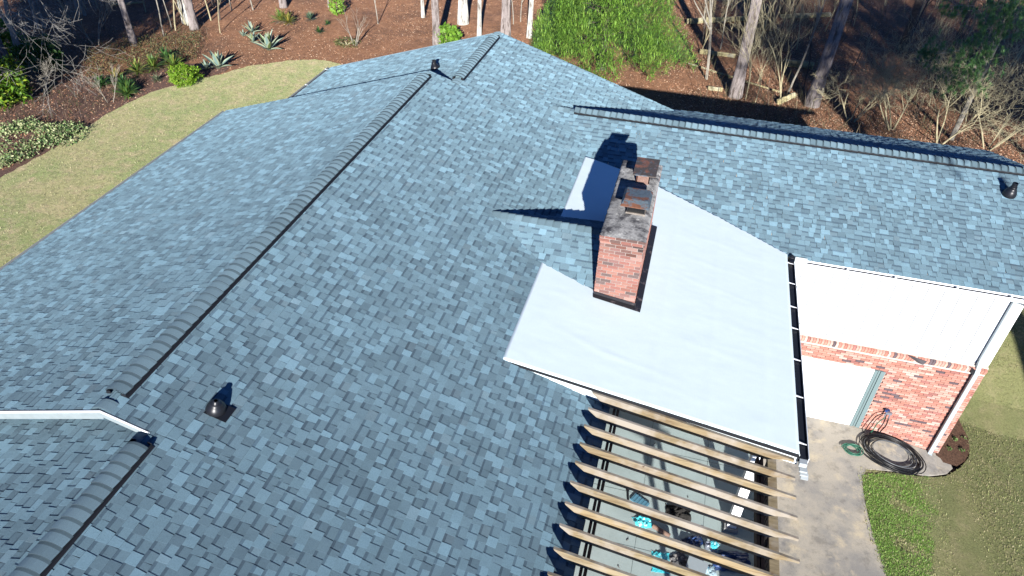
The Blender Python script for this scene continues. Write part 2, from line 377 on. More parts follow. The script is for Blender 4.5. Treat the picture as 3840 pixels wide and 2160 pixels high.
# solid under the wing roof: sheathing with gable overhang
mb = MB()
for (ya, yb_) in ((YE, YW), (YB, YW)):
    mb.prism([(5.0,ya,ZE-.004),(XE,ya,ZE-.004),(XE,yb_,ZW-.004),(5.0,yb_,ZW-.004)], (0,0,-.05))
mb.build('wing_roof_sheathing', mat('plywood_edge', (.45,.40,.33), .8), house)

# ridge caps and vents
def ridge_caps(name, A, B, wl, wr, dl, dr, vent, parent=house, seed=0, step=.165, th=.014):
    """A->B along the ridge; dl, dr = outward down-slope vectors (unit) of the two slopes; vent=height of the slot vent"""
    r = random.Random(seed); A, B = Vector(A), Vector(B); T = (B-A).normalized(); Lg = (B-A).length; up = Vector((0,0,1))
    root = None; mb = MB(); n = int(Lg/step)
    dl, dr = Vector(dl).normalized(), Vector(dr).normalized()
    def sect(c, lift):
        pts = []
        for (d, wdt) in ((dl, wl), (dr, wr)):
            pts.append([c + d*wdt + up*(lift-.012), c + d*wdt*.93 + up*(lift+.006), c + d*wdt*.62 + up*(lift+.018), c + d*wdt*.28 + up*(lift+.020)])
        return pts[0] + [c + up*(lift+.010)] + pts[1][::-1]
    for i in range(n):
        a = A + T*(i*step); b = A + T*(i*step+step*1.02)
        jit = r.uniform(-.002,.002)
        s0 = sect(a, vent+.030+jit+r.uniform(-.003,.004)); s1 = sect(b, vent+.012+jit)
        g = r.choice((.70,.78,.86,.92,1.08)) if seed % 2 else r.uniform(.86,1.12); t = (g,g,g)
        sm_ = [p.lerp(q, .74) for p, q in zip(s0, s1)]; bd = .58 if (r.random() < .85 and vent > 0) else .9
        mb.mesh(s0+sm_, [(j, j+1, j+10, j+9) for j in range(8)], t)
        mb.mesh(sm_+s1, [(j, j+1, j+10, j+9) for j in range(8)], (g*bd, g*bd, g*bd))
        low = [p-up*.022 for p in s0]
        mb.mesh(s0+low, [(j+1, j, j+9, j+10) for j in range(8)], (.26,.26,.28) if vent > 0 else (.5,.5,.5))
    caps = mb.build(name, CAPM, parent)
    if vent > 0:
        mb = MB()
        for d, wdt in ((dl, wl), (dr, wr)):
            o = d*(wdt*.985); i_ = d*(wdt*.55)
            v = [A+o-up*.01, B+o-up*.01, B+o+up*(vent+.008), A+o+up*(vent+.008)]
            mb.face(v)
            mb.face([A+o-up*.01, A+o+up*(vent+.008), A+i_+up*(vent), A+i_-up*.01]); mb.face([B+o-up*.01, B+o+up*(vent+.008), B+i_+up*(vent), B+i_-up*.01])
            f = d*(wdt+.030)
            mb.face([A+o+up*.026, B+o+up*.026, B+f+up*.024, A+f+up*.024])
        vb = mb.build('vent_baffle', BLACK, caps)
    return caps
dL, dR = (-1,0,-MS), (1,0,-MS)
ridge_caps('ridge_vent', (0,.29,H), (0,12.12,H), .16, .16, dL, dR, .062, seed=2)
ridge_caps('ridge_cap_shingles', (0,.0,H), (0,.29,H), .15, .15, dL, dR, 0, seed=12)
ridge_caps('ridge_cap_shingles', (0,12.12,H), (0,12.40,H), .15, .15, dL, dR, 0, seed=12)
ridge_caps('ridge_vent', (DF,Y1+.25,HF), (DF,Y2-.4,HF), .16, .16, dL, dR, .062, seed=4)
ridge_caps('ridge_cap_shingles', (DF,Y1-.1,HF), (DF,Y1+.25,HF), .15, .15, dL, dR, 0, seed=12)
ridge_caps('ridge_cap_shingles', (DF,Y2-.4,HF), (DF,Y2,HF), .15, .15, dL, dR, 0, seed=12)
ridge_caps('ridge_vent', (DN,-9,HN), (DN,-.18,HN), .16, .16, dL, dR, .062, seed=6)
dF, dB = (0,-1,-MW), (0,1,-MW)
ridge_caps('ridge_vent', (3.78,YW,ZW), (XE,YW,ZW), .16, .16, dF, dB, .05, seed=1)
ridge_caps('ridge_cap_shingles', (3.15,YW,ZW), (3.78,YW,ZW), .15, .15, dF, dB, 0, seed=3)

# rake and eave boards
mb = MB()
def rake(mb, y, x0, z0, x1, z1, t=.15, th=.025):
    mb.prism([(x0,y,z0-.012),(x1,y,z1-.012),(x1,y,z1-t-.012),(x0,y,z0-t-.012)], (0,th,0))
FASN = mat('stained_rake_paint', (.22,.26,.27), .7, noise=[(6, .8, .4, .8), (30, (.3,.28,.24), .62, .8)])
for a in ((-.02, -6.45, H-MS*6.45, 0, H), (-.02, 0, H, DN+.1, H-MS*(DN+.1), .12), (Y1, -6.45, H-MS*6.45, 0, H), (Y2, -5.15, HF-MS*(5.15+DF), DF, HF), (Y2, DF, HF, XR, P_main_r(XR))):
    mb = MB(); rake(mb, *a); mb.build('rake_board', FASN, house)
mb = MB()
for (ya, yb_) in ((-.02, .012),):
    mb.prism([(-6.45,ya-.012,H-MS*6.45+.004),(0,ya-.012,H+.004),(0,ya-.012,H-.028),(-6.45,ya-.012,H-MS*6.45-.028)], (0,.012,0))
    mb.prism([(0,ya-.012,H+.004),(DN,ya-.012,H-MS*DN+.004),(DN,ya-.012,H-MS*DN-.02),(0,ya-.012,H-.028)], (0,.012,0))
mb.build('drip_edge', WHITE, house)
mb = MB()
xr = XE
for (ya, yb_) in ((YE, YW), (YB, YW)):
    mb = MB(); mb.prism([(xr,ya,ZE-.01),(xr,yb_,ZW-.01),(xr,yb_,ZW-.17),(xr,ya,ZE-.17)], (.025,0,0)); mb.build('rake_board', WHITE, house)

# gutters on the far-left eaves
def gutter(name, A, B, out, matr, mi=BLACK, w_=.115, hgt=.11, hang=(), hsize=1, parent=house):
    A, B, o = Vector(A), Vector(B), Vector(out); up = Vector((0,0,1)); T = (B-A).normalized()
    prof = [(0,.012),(0,-hgt),(.07,-hgt),(.085,-hgt*.62),(w_-.01,-hgt*.4),(w_,-.012),(w_,.004),(w_-.012,.004),(w_-.014,-.012),(w_-.02,-hgt*.38),(.075,-hgt*.55),(.062,-hgt+.008),(.006,-hgt+.008),(.006,.012)]
    mb = MB(); mb.prism([A+o*a+up*b for a, b in prof], B-A)
    g = mb.build(name, matr, parent)
    mb = MB(); mb.prism([A+o*a+up*b for a, b in ((.007,-hgt+.03),(.062,-hgt+.03),(.09,-hgt*.42),(w_-.022,-.03),(.007,-.03))], B-A); mb.build('gutter_debris_shade', mi, g)  # dark fill colours in both debris and the shade inside the trough
    for h in hang:
        mb = MB(); c = A+T*h
        mb.obox(c+o*(w_*.5)+up*.001, o*(w_*.55), T*.010*hsize, up*.005)
        mb.obox(c+o*(w_*.78)+up*.010, o*.016, T*.014*hsize, up*.010)
        mb.build('gutter_hanger', WHITEG, g)
    return g
zl1 = H-MS*6.446; zl2 = HF-MS*(5.147+DF)
gutter('gutter', (-6.45,0,zl1-.02), (-6.45,Y1,zl1-.02), (-1,0,0), mat('dull_gutter_metal', (.24,.26,.27), .5), BLACK)
gutter('gutter', (-5.15,Y1-.1,zl2-.02), (-5.15,Y2,zl2-.02), (-1,0,0), mat('dull_gutter_metal_far', (.24,.26,.27), .5), BLACK, hang=(.4,1.5,2.7,4.1))
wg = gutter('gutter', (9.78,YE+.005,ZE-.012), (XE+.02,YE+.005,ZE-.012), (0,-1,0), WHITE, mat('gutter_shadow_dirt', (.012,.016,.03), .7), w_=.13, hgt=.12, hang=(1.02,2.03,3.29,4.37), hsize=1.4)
mb = MB(); mb.box((9.60,YE+.005,ZE-.02),(XE,YE+.035,ZE+.008)); mb.build('drip_edge', WHITE, house)
mb = MB()
mb.prism([(9.66,YE-.145,ZE-.13),(9.66,YE-.15,ZE+.012),(9.68,YE+.0,ZE+.05),(9.68,YE+.02,ZE-.13)], (.26,0,0))
mb.build('gutter_end_guard', FASC, wg)

# flat roof, slope to the right
ZM = lambda x: 6.7456-.149*x
def membrane():
    import bmesh
    P = [(4.40,3.83),(9.50,3.83),(9.50,9.80),(9.30,9.90),(7.936,10.53),(6.45,11.13),(5.40,11.46),(4.426,11.615)]
    bm = bmesh.new(); f = bm.faces.new([bm.verts.new((p[0], p[1], 0)) for p in P])
    for a, nrm, lo, hi in ((0,(1,0,0),4.4,9.5), (1,(0,1,0),3.83,11.6)):
        k = lo+.06
        while k < hi:
            bmesh.ops.bisect_plane(bm, geom=bm.verts[:]+bm.edges[:]+bm.faces[:], plane_co=(k,0,0) if a == 0 else (0,k,0), plane_no=nrm); k += .06
    from mathutils import noise as nz
    wr = [(4.75,5.05,7.6,4.55,.010,.05),(5.0,4.5,9.3,4.2,.004,.05),(6.8,7.9,9.4,7.3,.006,.05),(6.8,8.6,9.3,8.25,.005,.06),(6.7,9.6,9.0,9.2,.005,.05),(6.75,5.9,9.3,5.5,.005,.06),(4.6,6.0,5.5,5.9,.008,.05),(7.2,6.7,9.1,6.5,.004,.05)]
    for v in bm.verts:
        x, y = v.co.x, v.co.y; z = ZM(x) + .020 + .0018*nz.noise((x*1.2, y*2.2, 0)) + .0012*nz.noise((x*3, y*9, 3))
        for (xa,ya,xb,yb_,hh,sg) in wr:
            dx, dy = xb-xa, yb_-ya; L = math.hypot(dx, dy); u = ((x-xa)*dx+(y-ya)*dy)/L; q = (-(x-xa)*dy+(y-ya)*dx)/L
            q += .05*math.sin(u*2.3+xa)
            if 0 < u < L: z += .35*hh*math.exp(-(q/sg)**2)*math.sin(math.pi*u/L)
        for xs_ in (6.95, 7.95, 8.95):
            if x > 6.5: z += .0035*math.exp(-((x-xs_)/.05)**2)
        v.co.z = z
    r = bmesh.ops.extrude_edge_only(bm, edges=[e for e in bm.edges if e.is_boundary])
    for v in r['geom']:
        if isinstance(v, bmesh.types.BMVert): v.co.z -= .018
    bm.normal_update()
    me = bpy.data.meshes.new('flat_roof'); bm.to_mesh(me); bm.free()
    me.polygons.foreach_set('use_smooth', np.ones(len(me.polygons), dtype=bool))
    o = link('flat_roof', me, MEMB, house); tag(o, 'white membrane flat roof waiting for its shingles'); return o
flat = membrane()
mb = MB()   # lap seams, thin upper sheet edges
for y in (7.35,):
    mb.prism([(6.56,y,ZM(6.56)+.010),(9.5,y,ZM(9.5)+.010),(9.5,y+.01,ZM(9.5)+.013),(6.56,y+.01,ZM(6.56)+.013)], (0,0,.001))
mb.build('lap_seam', MEMB, flat)
# structure below the membrane
mb = MB(); mb.prism([(5.4,3.87,ZM(5.4)-.02),(9.49,3.87,ZM(9.49)-.02),(9.49,3.87,ZM(9.49)-.17),(5.4,3.87,ZM(5.4)-.17)], (0,6.2,0))
mb.build('soffit', WHITE, house)
mb = MB(); mb.prism([(4.55,3.84,ZM(4.55)-.02),(9.52,3.84,ZM(9.52)-.02),(9.52,3.84,ZM(9.52)-.26),(4.55,3.84,ZM(4.55)-.26)], (0,.03,0))
mb.build('front_fascia', FASC, house)
mb = MB(); mb.prism([(4.40,3.815,ZM(4.4)-.002),(9.50,3.815,ZM(9.5)-.002),(9.50,3.815,ZM(9.5)-.075),(4.60,3.815,ZM(4.6)-.045)], (0,.022,0))
mb.build('front_drip_edge', BLACK, house)
# low-side gutter of the flat roof
fg = gutter('flat_roof_gutter', (9.50,9.62,ZM(9.5)-.03), (9.50,3.80,ZM(9.5)-.03), (1,0,0), BLACK, BLACK, w_=.155, hgt=.11)
for i, y in enumerate((9.50,8.72,7.88,7.17,6.22,5.22,4.10)):
    mb = MB(); mb.prism([(9.50,y-.005,ZM(9.5)-.01),(9.50,y+.032,ZM(9.5)-.01),(9.64,y+.006,ZM(9.5)-.022),(9.64,y-.006,ZM(9.5)-.022)], (0,0,-.008)); mb.build('gutter_hanger', WHITE, fg)
mb = MB(); mb.box((9.657,3.80,ZM(9.5)-.16),(9.668,9.60,ZM(9.5)-.022)); mb.build('gutter_lip', WHITEG, fg)
mb = MB()
mb.lathe((9.60,9.70,ZM(9.5)-.16), [(.02,-.25),(.07,-.2),(.085,-.05),(.085,.10),(.065,.20),(.02,.235),(0,.24)], 16); mb.box((9.55,9.50,ZM(9.5)-.12),(9.645,9.66,ZM(9.5)+.02)); mb.build('outlet_cap', BLACKP, fg, smooth=False)
mb = MB()  # lower downspout elbow
c = Vector((9.57,3.74,ZM(9.5)-.10))
mb.box((9.52,3.70,ZM(9.5)-.15),(9.64,3.80,ZM(9.5)-.06))
for k in range(3):
    a = k*.17; mb.obox(c+Vector((.03+.02*k,-.06-.03*k,-.08-.045*k)), (.06,0,0), (0,.05*math.cos(a),.05*math.sin(a)), (0,-.018*math.sin(a),.018*math.cos(a)))
mb.build('downspout', mat('grey_elbow_metal', (.32,.35,.36), .5), fg)

# saddle behind... beside the chimney
KR = 6.515; sc_ = .457
mb = MB()
def cplane(name, sgn, seed, shift):
    mb = MB(); vd = Vector((0, -sgn, sc_)); # up-slope direction towards the ridge
    vl_ = 1.75*math.hypot(1, sc_)
    O = Vector((2.9 if sgn < 0 else 5.60, 7.69+sgn*1.75, KR-sc_*1.75)); U = (1,0,0) if sgn < 0 else (-1,0,0)
    def clip(u, v):
        x = O.x + (u if sgn < 0 else -u); dy = 1.75 - v/math.hypot(1, sc_); z = KR - sc_*dy
        return z > (H-MS*x)-.03 and z > ZM(x)-.035
    shingles(mb, O, U, vd, 2.70, vl_, seed, toneshift=shift, clip=clip)
    mb.face([Vector((3.06,7.69,KR)), Vector((5.6,7.69,KR)), Vector((5.6,7.69+sgn*1.4,KR-1.4*sc_)), Vector((4.40,7.69+sgn*.93,6.09))], (.5,.5,.52))
    return mb.build(name, SH, house)
cplane('saddle_roof_slope', -1, 21, 1.08); cplane('saddle_roof_slope', 1, 22, 1.0)
ridge_caps('ridge_cap_shingles', (5.58,7.69,KR), (3.08,7.69,KR), .13, .13, (0,-1,-sc_), (0,1,-sc_), 0, seed=5)

# ------------------------------------------------------------------ bricks laid one by one
PAL_W = [(.88*r,.98*g,1.08*b) for r,g,b in [(.42,.17,.12),(.48,.22,.16),(.52,.27,.20),(.50,.28,.21),(.38,.17,.12),(.52,.33,.26),(.46,.20,.14),(.34,.14,.11),(.13,.09,.09)]]
PAL_WW = (14,18,17,13,9,10,13,8,6)
PAL_C = [tuple(.62*v+.025 for v in c) for c in [(.36,.14,.10),(.40,.17,.125),(.42,.20,.15),(.33,.13,.10),(.27,.13,.11),(.16,.105,.095),(.46,.27,.22),(.37,.19,.155)]]
PAL_CW = (14,15,14,14,13,14,9,14)
def bricks(mb, O, U, N, ulen, z0, z1, pal, wts, seed, L=.203, hh=.0677, mort=.011, dep=.008, skip=None, soot=None):
    r = random.Random(seed); O, U, N = Vector(O), Vector(U), Vector(N); up = Vector((0,0,1)); i = 0; z = z0
    while z < z1-.02:
        u = -(L/2 if i % 2 else 0); hz = min(hh-mort, z1-z)
        while u < ulen:
            a, b = max(0, u), min(ulen, u+L-mort); u += L
            if b-a < .03: continue
            if skip and skip((a+b)/2, z+.03): continue
            c = r.choices(pal, wts)[0]; g = r.uniform(.88,1.12)
            if soot: g *= soot(r, (a+b)/2, z)
            c = tuple(x*g for x in c); d = dep+r.uniform(-.002,.002)
            p = O+U*((a+b)/2)+N*(d/2-.001)+up*(z+hz/2-O.z)
            mb.obox(p, U*((b-a)/2), N*(d/2+.001), up*(hz/2), c)
        z += hh; i += 1

# chimney
CX0, CX1, CY0, CY1, CT = 5.575, 6.395, 6.29, 9.29, 7.34
mb = MB(); mb.box((CX0+.01,CY0+.01,5.3),(CX1-.01,CY1-.01,CT-.005)); chim = mb.build('chimney', MORTC, house)
mb = MB()
st = lambda r, u, z: 1.0 if z < 6.9 else r.choice((.45,.6,.8,1))
zb = 5.80
for (O, U, N, L_, s) in (((CX0,CY0+.01,0),(1,0,0),(0,-1,0),CX1-CX0,31), ((CX1-.01,CY0,0),(0,1,0),(1,0,0),CY1-CY0,32), ((CX1,CY1-.01,0),(-1,0,0),(0,1,0),CX1-CX0,33), ((CX0+.01,CY1,0),(0,-1,0),(-1,0,0),CY1-CY0,34)):
    bricks(mb, O, U, N, L_, zb, CT-.135, PAL_C, PAL_CW, s, soot=st)
e_ = .018
for (O, U, N, L_, s) in (((CX0-e_,CY0-e_+.01,0),(1,0,0),(0,-1,0),CX1-CX0+2*e_,41), ((CX1+e_-.01,CY0-e_,0),(0,1,0),(1,0,0),CY1-CY0+2*e_,42), ((CX1+e_,CY1+e_-.01,0),(-1,0,0),(0,1,0),CX1-CX0+2*e_,43), ((CX0-e_+.01,CY1+e_,0),(0,-1,0),(-1,0,0),CY1-CY0+2*e_,44)):
    bricks(mb, O, U, N, L_, CT-.135, CT, [(.17,.085,.07),(.22,.10,.08),(.12,.075,.065)], (1,1,1), s)
mb.build('brickwork', BRICK, chim)
mb = MB(); mb.box((CX0-e_+.008,CY0-e_+.008,CT-.136),(CX1+e_-.008,CY1+e_-.008,CT-.006)); mb.build('corbel_course', MORTC, chim)
def crown():
    import bmesh
    from mathutils import noise as nz
    bm = bmesh.new(); nx, ny = 24, 80; g = {}
    for j in range(ny+1):
        for i in range(nx+1):
            x = CX0-.015+(CX1-CX0+.03)*i/nx; y = CY0-.015+(CY1-CY0+.03)*j/ny
            ed = min(i, nx-i, j, ny-j)
            if ed == 0: x += .012*nz.noise((x*9, y*9, 1)); y += .012*nz.noise((x*9, y*9, 5))
            z = CT + (.004 if ed == 0 else .022+.03*min(ed, 6)/6) + .010*nz.noise((x*6, y*6, 0))
            g[i, j] = bm.verts.new((x, y, z))
    for j in range(ny):
        for i in range(nx): bm.faces.new((g[i,j], g[i+1,j], g[i+1,j+1], g[i,j+1]))
    r = bmesh.ops.extrude_edge_only(bm, edges=[e for e in bm.edges if e.is_boundary])
    for v in r['geom']:
        if isinstance(v, bmesh.types.BMVert): v.co.z -= .02
    me = bpy.data.meshes.new('crown'); bm.to_mesh(me); bm.free(); me.polygons.foreach_set('use_smooth', np.ones(len(me.polygons), dtype=bool))
    return link('crown', me, CEM, chim)
crown()
CZ = CT+.05
def ring_box(mb, x0, y0, x1, y1, z0, z1, t):
    mb.box((x0,y0,z0),(x1,y0+t,z1)); mb.box((x0,y1-t,z0),(x1,y1,z1)); mb.box((x0,y0+t,z0),(x0+t,y1-t,z1)); mb.box((x1-t,y0+t,z0),(x1,y1-t,z1))
mb = MB(); ring_box(mb, 5.915,7.06,6.285,7.51, CZ-.03, CZ+.035, .03); mb.build('flue', mat('tan_flue_tile', (.22,.19,.16), .8, noise=[(10,.6,.4,.7)]), chim)
mb = MB(); mb.box((5.95,7.10,CZ-.02),(6.25,7.475,CZ+.22)); mb.build('flue_dark_block', FLUEDARK, chim)  # solid black block painted as the darkness under the cap
mb = MB()   # mesh screen bars
for k in range(12): mb.box((5.935+k*.0295,7.078,CZ+.07),(5.940+k*.0295,7.082,CZ+.20))
for k in range(12): mb.box((6.262,7.08+k*.036,CZ+.07),(6.266,7.085+k*.036,CZ+.20))
for k in range(3): mb.box((5.93,7.077,CZ+.10+k*.035),(6.27,7.081,CZ+.104+k*.035))
for x, y in ((5.93,7.075),(6.25,7.075),(5.93,7.48),(6.25,7.48)): mb.box((x,y,CZ+.03),(x+.018,y+.018,CZ+.21))
mb.build('spark_screen', BLACK, chim)
mb = MB()   # near cap: hipped lid
xo0,xo1,yo0,yo1 = 5.808,6.352,6.93,7.60; zo = 7.625; zi = 7.70
xi0,xi1,yi0,yi1 = 5.86,6.30,7.10,7.53
V = [(xo0,yo0,zo),(xo1,yo0,zo),(xo1,yo1,zo),(xo0,yo1,zo),(xi0,yi0,zi),(xi1,yi0,zi),(xi1,yi1,zi),(xi0,yi1,zi)]
mb.mesh(V, [(0,1,5,4),(1,2,6,5),(2,3,7,6),(3,0,4,7),(4,5,6,7),(3,2,1,0)])
mb.prism([(xo0,yo0,zo),(xo1,yo0,zo),(xo1,yo0,zo-.012),(xo0,yo0,zo-.012)], (0,.004,0)); mb.prism([(xo1,yo0,zo),(xo1,yo1,zo),(xo1,yo1,zo-.012),(xo1,yo0,zo-.012)], (-.004,0,0))
mb.build('rain_cap', RUST, chim)
mb = MB(); ring_box(mb, 5.96,8.30,6.22,8.68, CZ-.03, CZ+.19, .03); mb.build('flue', TERRA, chim)
mb = MB(); mb.box((5.99,8.33,CZ-.02),(6.19,8.65,CZ+.03)); mb.build('flue_dark_block', FLUEDARK, chim)  # black block stands for the shade down the far flue
mb = MB(); mb.prism([(5.882,8.09,7.668),(6.338,8.11,7.668),(6.352,8.88,7.668),(5.885,8.86,7.668)], (0,0,.022))
for x, y in ((5.955,8.30),(6.20,8.30),(5.955,8.66),(6.20,8.66)): mb.box((x,y,CZ+.02),(x+.022,y+.022,7.668))
mb.build('rain_cap', RUSTD, chim)
# black flashing, front apron and right side
mb = MB()
xf = CX1+.002; yf = CY0-.002
mb.prism([(CX0,yf,ZM(CX0)-.02),(xf,yf,ZM(xf)-.02),(xf,yf,ZM(xf)+.105),(CX0,yf,ZM(CX0)+.095)], (0,-.012,0))
mb.prism([(CX0-.01,yf-.012,ZM(CX0)+.036),(xf+.13,yf-.012,ZM(xf+.13)+.036),(xf+.125,yf-.145,ZM(xf+.13)+.036),(CX0+.01,yf-.125,ZM(CX0)+.036)], (0,0,.006))
for i in range(9):
    a = CY0-.05+i*.34; b = a+.35
    mb.prism([(xf+.008,a,ZM(xf)+.03),(xf+.008,b,ZM(xf)+.03),(xf+.008,b,ZM(xf)+.13),(xf+.008,a,ZM(xf)+.15)], (.006,0,0))
    mb.prism([(xf,a,ZM(xf)+.042-.001*i),(xf+.130,a,ZM(xf+.13)+.040-.001*i),(xf+.130,b,ZM(xf+.13)+.040-.001*i),(xf,b,ZM(xf)+.042-.001*i)], (0,0,.006))
mb.build('flashing', mat('tarred_flashing', (.018,.018,.022), .5, spec=.4, noise=[(5, (.16,.13,.13), .56, .72)], bump=(12,.5,.02)), chim)

# ------------------------------------------------------------------ wing wall: siding, brick, garage door
GY = 10.17; XW = 14.80
mb = MB(); mb.box((5.5,GY+.05,-.6),(XW-.01,16.6,2.9)); mb.build('wing_wall', MORT, house)
sd = MB(); sd.box((9.0,GY+.10,2.86),(XW-.02,GY+.2,ZE-.05))
x = 9.0
while x < XW-.05:
    x2 = min(x+.345, XW-.02); sd.box((x+.012,GY+.080,2.865),(x2-.012,GY+.10,ZE-.06)); x = x2
sd.box((XW-.12,GY+.070,2.862),(XW,GY+.11,ZE-.06)); sd.box((9.0,GY+.075,2.862),(XW-.12,GY+.086,2.90))
jt = MB(); jt.box((9.0,GY+.096,2.90),(XW-.14,GY+.099,ZE-.08))
sd2 = jt
sdo = sd.build('siding', mat('white_siding', (.72,.74,.75), .6), house)
jt.build('groove_shade', mat('joint_shadow_grey', (.16,.17,.18), .8), sdo)  # grey sheet paints the shade in the grooves between panels
mb = MB(); mb.prism([(XW-.02,GY+.10,2.86),(XW-.02,16.7,2.86),(XW-.02,16.7,ZE-.05),(XW-.02,YW,ZW-.1),(XW-.02,GY+.10,ZE-.05)], (-.1,0,0)); mb.build('gable_siding', mat('white_siding_gable', (.78,.80,.82), .6), house)
# eave soffit
mb = MB(); mb.box((9.4,YE+.01,ZE-.16),(XE,GY+.12,ZE-.135)); mb.build('eave_soffit', WHITE, house)
mb = MB()
door = lambda u, z: u < (12.72-9.3) and z < 2.17
bricks(mb, (9.3,GY+.045,0), (1,0,0), (0,-1,0), XW-9.3, -.40, 2.66, PAL_W, PAL_WW, 51, dep=.045, skip=door)
bricks(mb, (XW-.05,GY,0), (0,1,0), (1,0,0), 6.3, -.40, 2.66, PAL_W, PAL_WW, 52, dep=.048)
r_ = random.Random(5); x = 9.3       # rowlock course sloping out below the siding
while x < XW-.02:
    c = r_.choices(PAL_W, PAL_WW)[0]; g = r_.uniform(.9,1.15)
    mb.obox((x+.029, GY+.010, 2.765), (.029,0,0), (0,-.075,-.022), (0,-.022,.075) , tuple(v*g for v in c)); x += .0677
brw = mb.build('brickwork', BRICK, house)
mb = MB(); mb.box((9.3,GY-.01,2.60),(XW-.005,GY+.09,2.86)); mb.build('ledge_mortar', MORT, house)
gd = MB(); gd.box((9.4,GY+.02,.03),(12.46,GY+.06,2.13))
for k in range(1, 4): gd.box((9.4,GY+.0185,.03+.525*k),(12.46,GY+.0205,.034+.525*k))
gdo = gd.build('garage_door', DOORW, house)
mb = MB(); mb.box((12.465,GY-.005,-.02),(12.53,GY+.05,2.14)); mb.box((12.53,GY+.018,-.1),(12.60,GY+.06,2.14)); mb.box((12.60,GY-.010,-.2),(12.705,GY+.05,2.15)); mb.build('door_jamb', TRIM, gdo)
mb = MB(); mb.box((12.528,GY+.005,-.1),(12.545,GY+.04,2.13)); mb.build('weather_strip', BLACK, gdo)
mb = MB(); mb.prism([(9.4,GY+.0,.055),(12.48,GY+.0,.055),(12.60,GY-.35,.045),(9.4,GY-.35,.045)], (0,0,-.1)); mb.build('door_sill', APR, gdo)
# lamp holder under the ledge, dark leaf-shaped cover
mb = MB(); mb.prism([(13.32,GY-.02,2.86),(13.40,GY-.10,2.88),(13.60,GY-.10,2.84),(13.72,GY-.03,2.80),(13.66,GY-.01,2.72),(13.55,GY-.02,2.76)], (0,.02,.015)); 
def ledge_piece(x0, x1, name):
    mb = MB(); mb.prism([(x0,GY-.09,2.86),(x0+(x1-x0)*.35,GY-.12,2.85),(x1,GY-.10,2.80),(x1-(x1-x0)*.12,GY-.13,2.70),(x0+(x1-x0)*.6,GY-.12,2.72)], (0,.025,0)); return mb.build(name, mat('dark_sheet_metal', (.05,.045,.05), .6), house)
ledge_piece(12.98, 13.42, 'wall_light_shade'); 
# downspout
mb = MB()
sx = 14.56
mb.prism([(sx-.05,GY-.02,ZE-.14),(sx+.05,GY-.02,ZE-.14),(sx+.05,GY-.02,3.02),(sx-.05,GY-.02,3.02)], (0,.075,0))
mb.prism([(sx-.05,GY+.055,3.04),(sx+.05,GY+.055,3.04),(sx+.05,GY-.035,2.74),(sx-.05,GY-.035,2.74)], (0,-.085,0))
mb.box((sx-.05,GY-.12,-.30),(sx+.05,GY-.045,2.74))
mb.prism([(sx-.05,GY-.045,-.22),(sx-.05,GY-.12,-.22),(sx-.05,GY-.26,-.30),(sx-.05,GY-.24,-.36)], (.1,0,0))
mb.box((sx-.05,YE-.10,ZE-.20),(sx+.05,YE-.02,ZE-.10)); mb.prism([(sx-.05,YE-.10,ZE-.2),(sx-.05,YE-.02,ZE-.17),(sx-.05,GY+.05,ZE-.42),(sx-.05,GY-.02,ZE-.45)], (.1,0,0))
mb.build('downspout', mat('grey_white_downspout', (.30,.35,.38), .45), house)
mb = MB(); mb.prism([(sx-.16,GY-.12,2.87),(sx-.05,GY-.10,2.80),(sx-.05,GY-.11,2.66),(sx-.14,GY-.11,2.72)], (0,.02,0)); mb.build('wall_bracket', BLACK, house)
# house walls below the main roof
mb = MB()
mb.box((-6.0,.4,.4),(4.6,12.1,5.35)); mb.box((-4.9,12.1,.4),(6.0,16.3,5.35)); mb.box((-5.3,-9,.4),(6.0,.4,5.35))
mb.box((4.6,.4,-.2),(6.0,12.1,5.35))
hw = mb.build('main_wall', mat('plain_brick_wall', (.36,.16,.12), .9, noise=[(30,.6,.4,.7)]), house)
for (y, Hh, x0, xa) in ((.4, H, 0, -6.0), (Y1-.32, H, 0, -6.0), (Y2-.33, HF, DF, -4.9)):
    mb = MB(); mb.prism([(xa,y,5.3),(xa,y,Hh-MS*(x0-xa)-.07),(x0,y,Hh-.07),(6.0,y,Hh-MS*(6.0-x0)-.07),(6.0,y,5.3)], (0,-.02,0)); mb.build('gable_wall', WHITE, house)
# glazed door and window seen under the flat roof from the deck
mb = MB(); mb.box((6.0,4.4,2.62),(6.03,6.2,4.7)); wn = mb.build('window', mat('dark_glass', (.02,.03,.04), .08, spec=.8), house)
mb = MB(); ring = [((6.03,4.32,2.60),(6.06,4.42,4.78)),((6.03,6.18,2.60),(6.06,6.28,4.78)),((6.03,4.42,4.70),(6.06,6.18,4.78)),((6.03,5.26,2.62),(6.06,5.34,4.70))]
for a, b in ring: mb.box(a, b)
mb.build('frame', WHITE, wn)

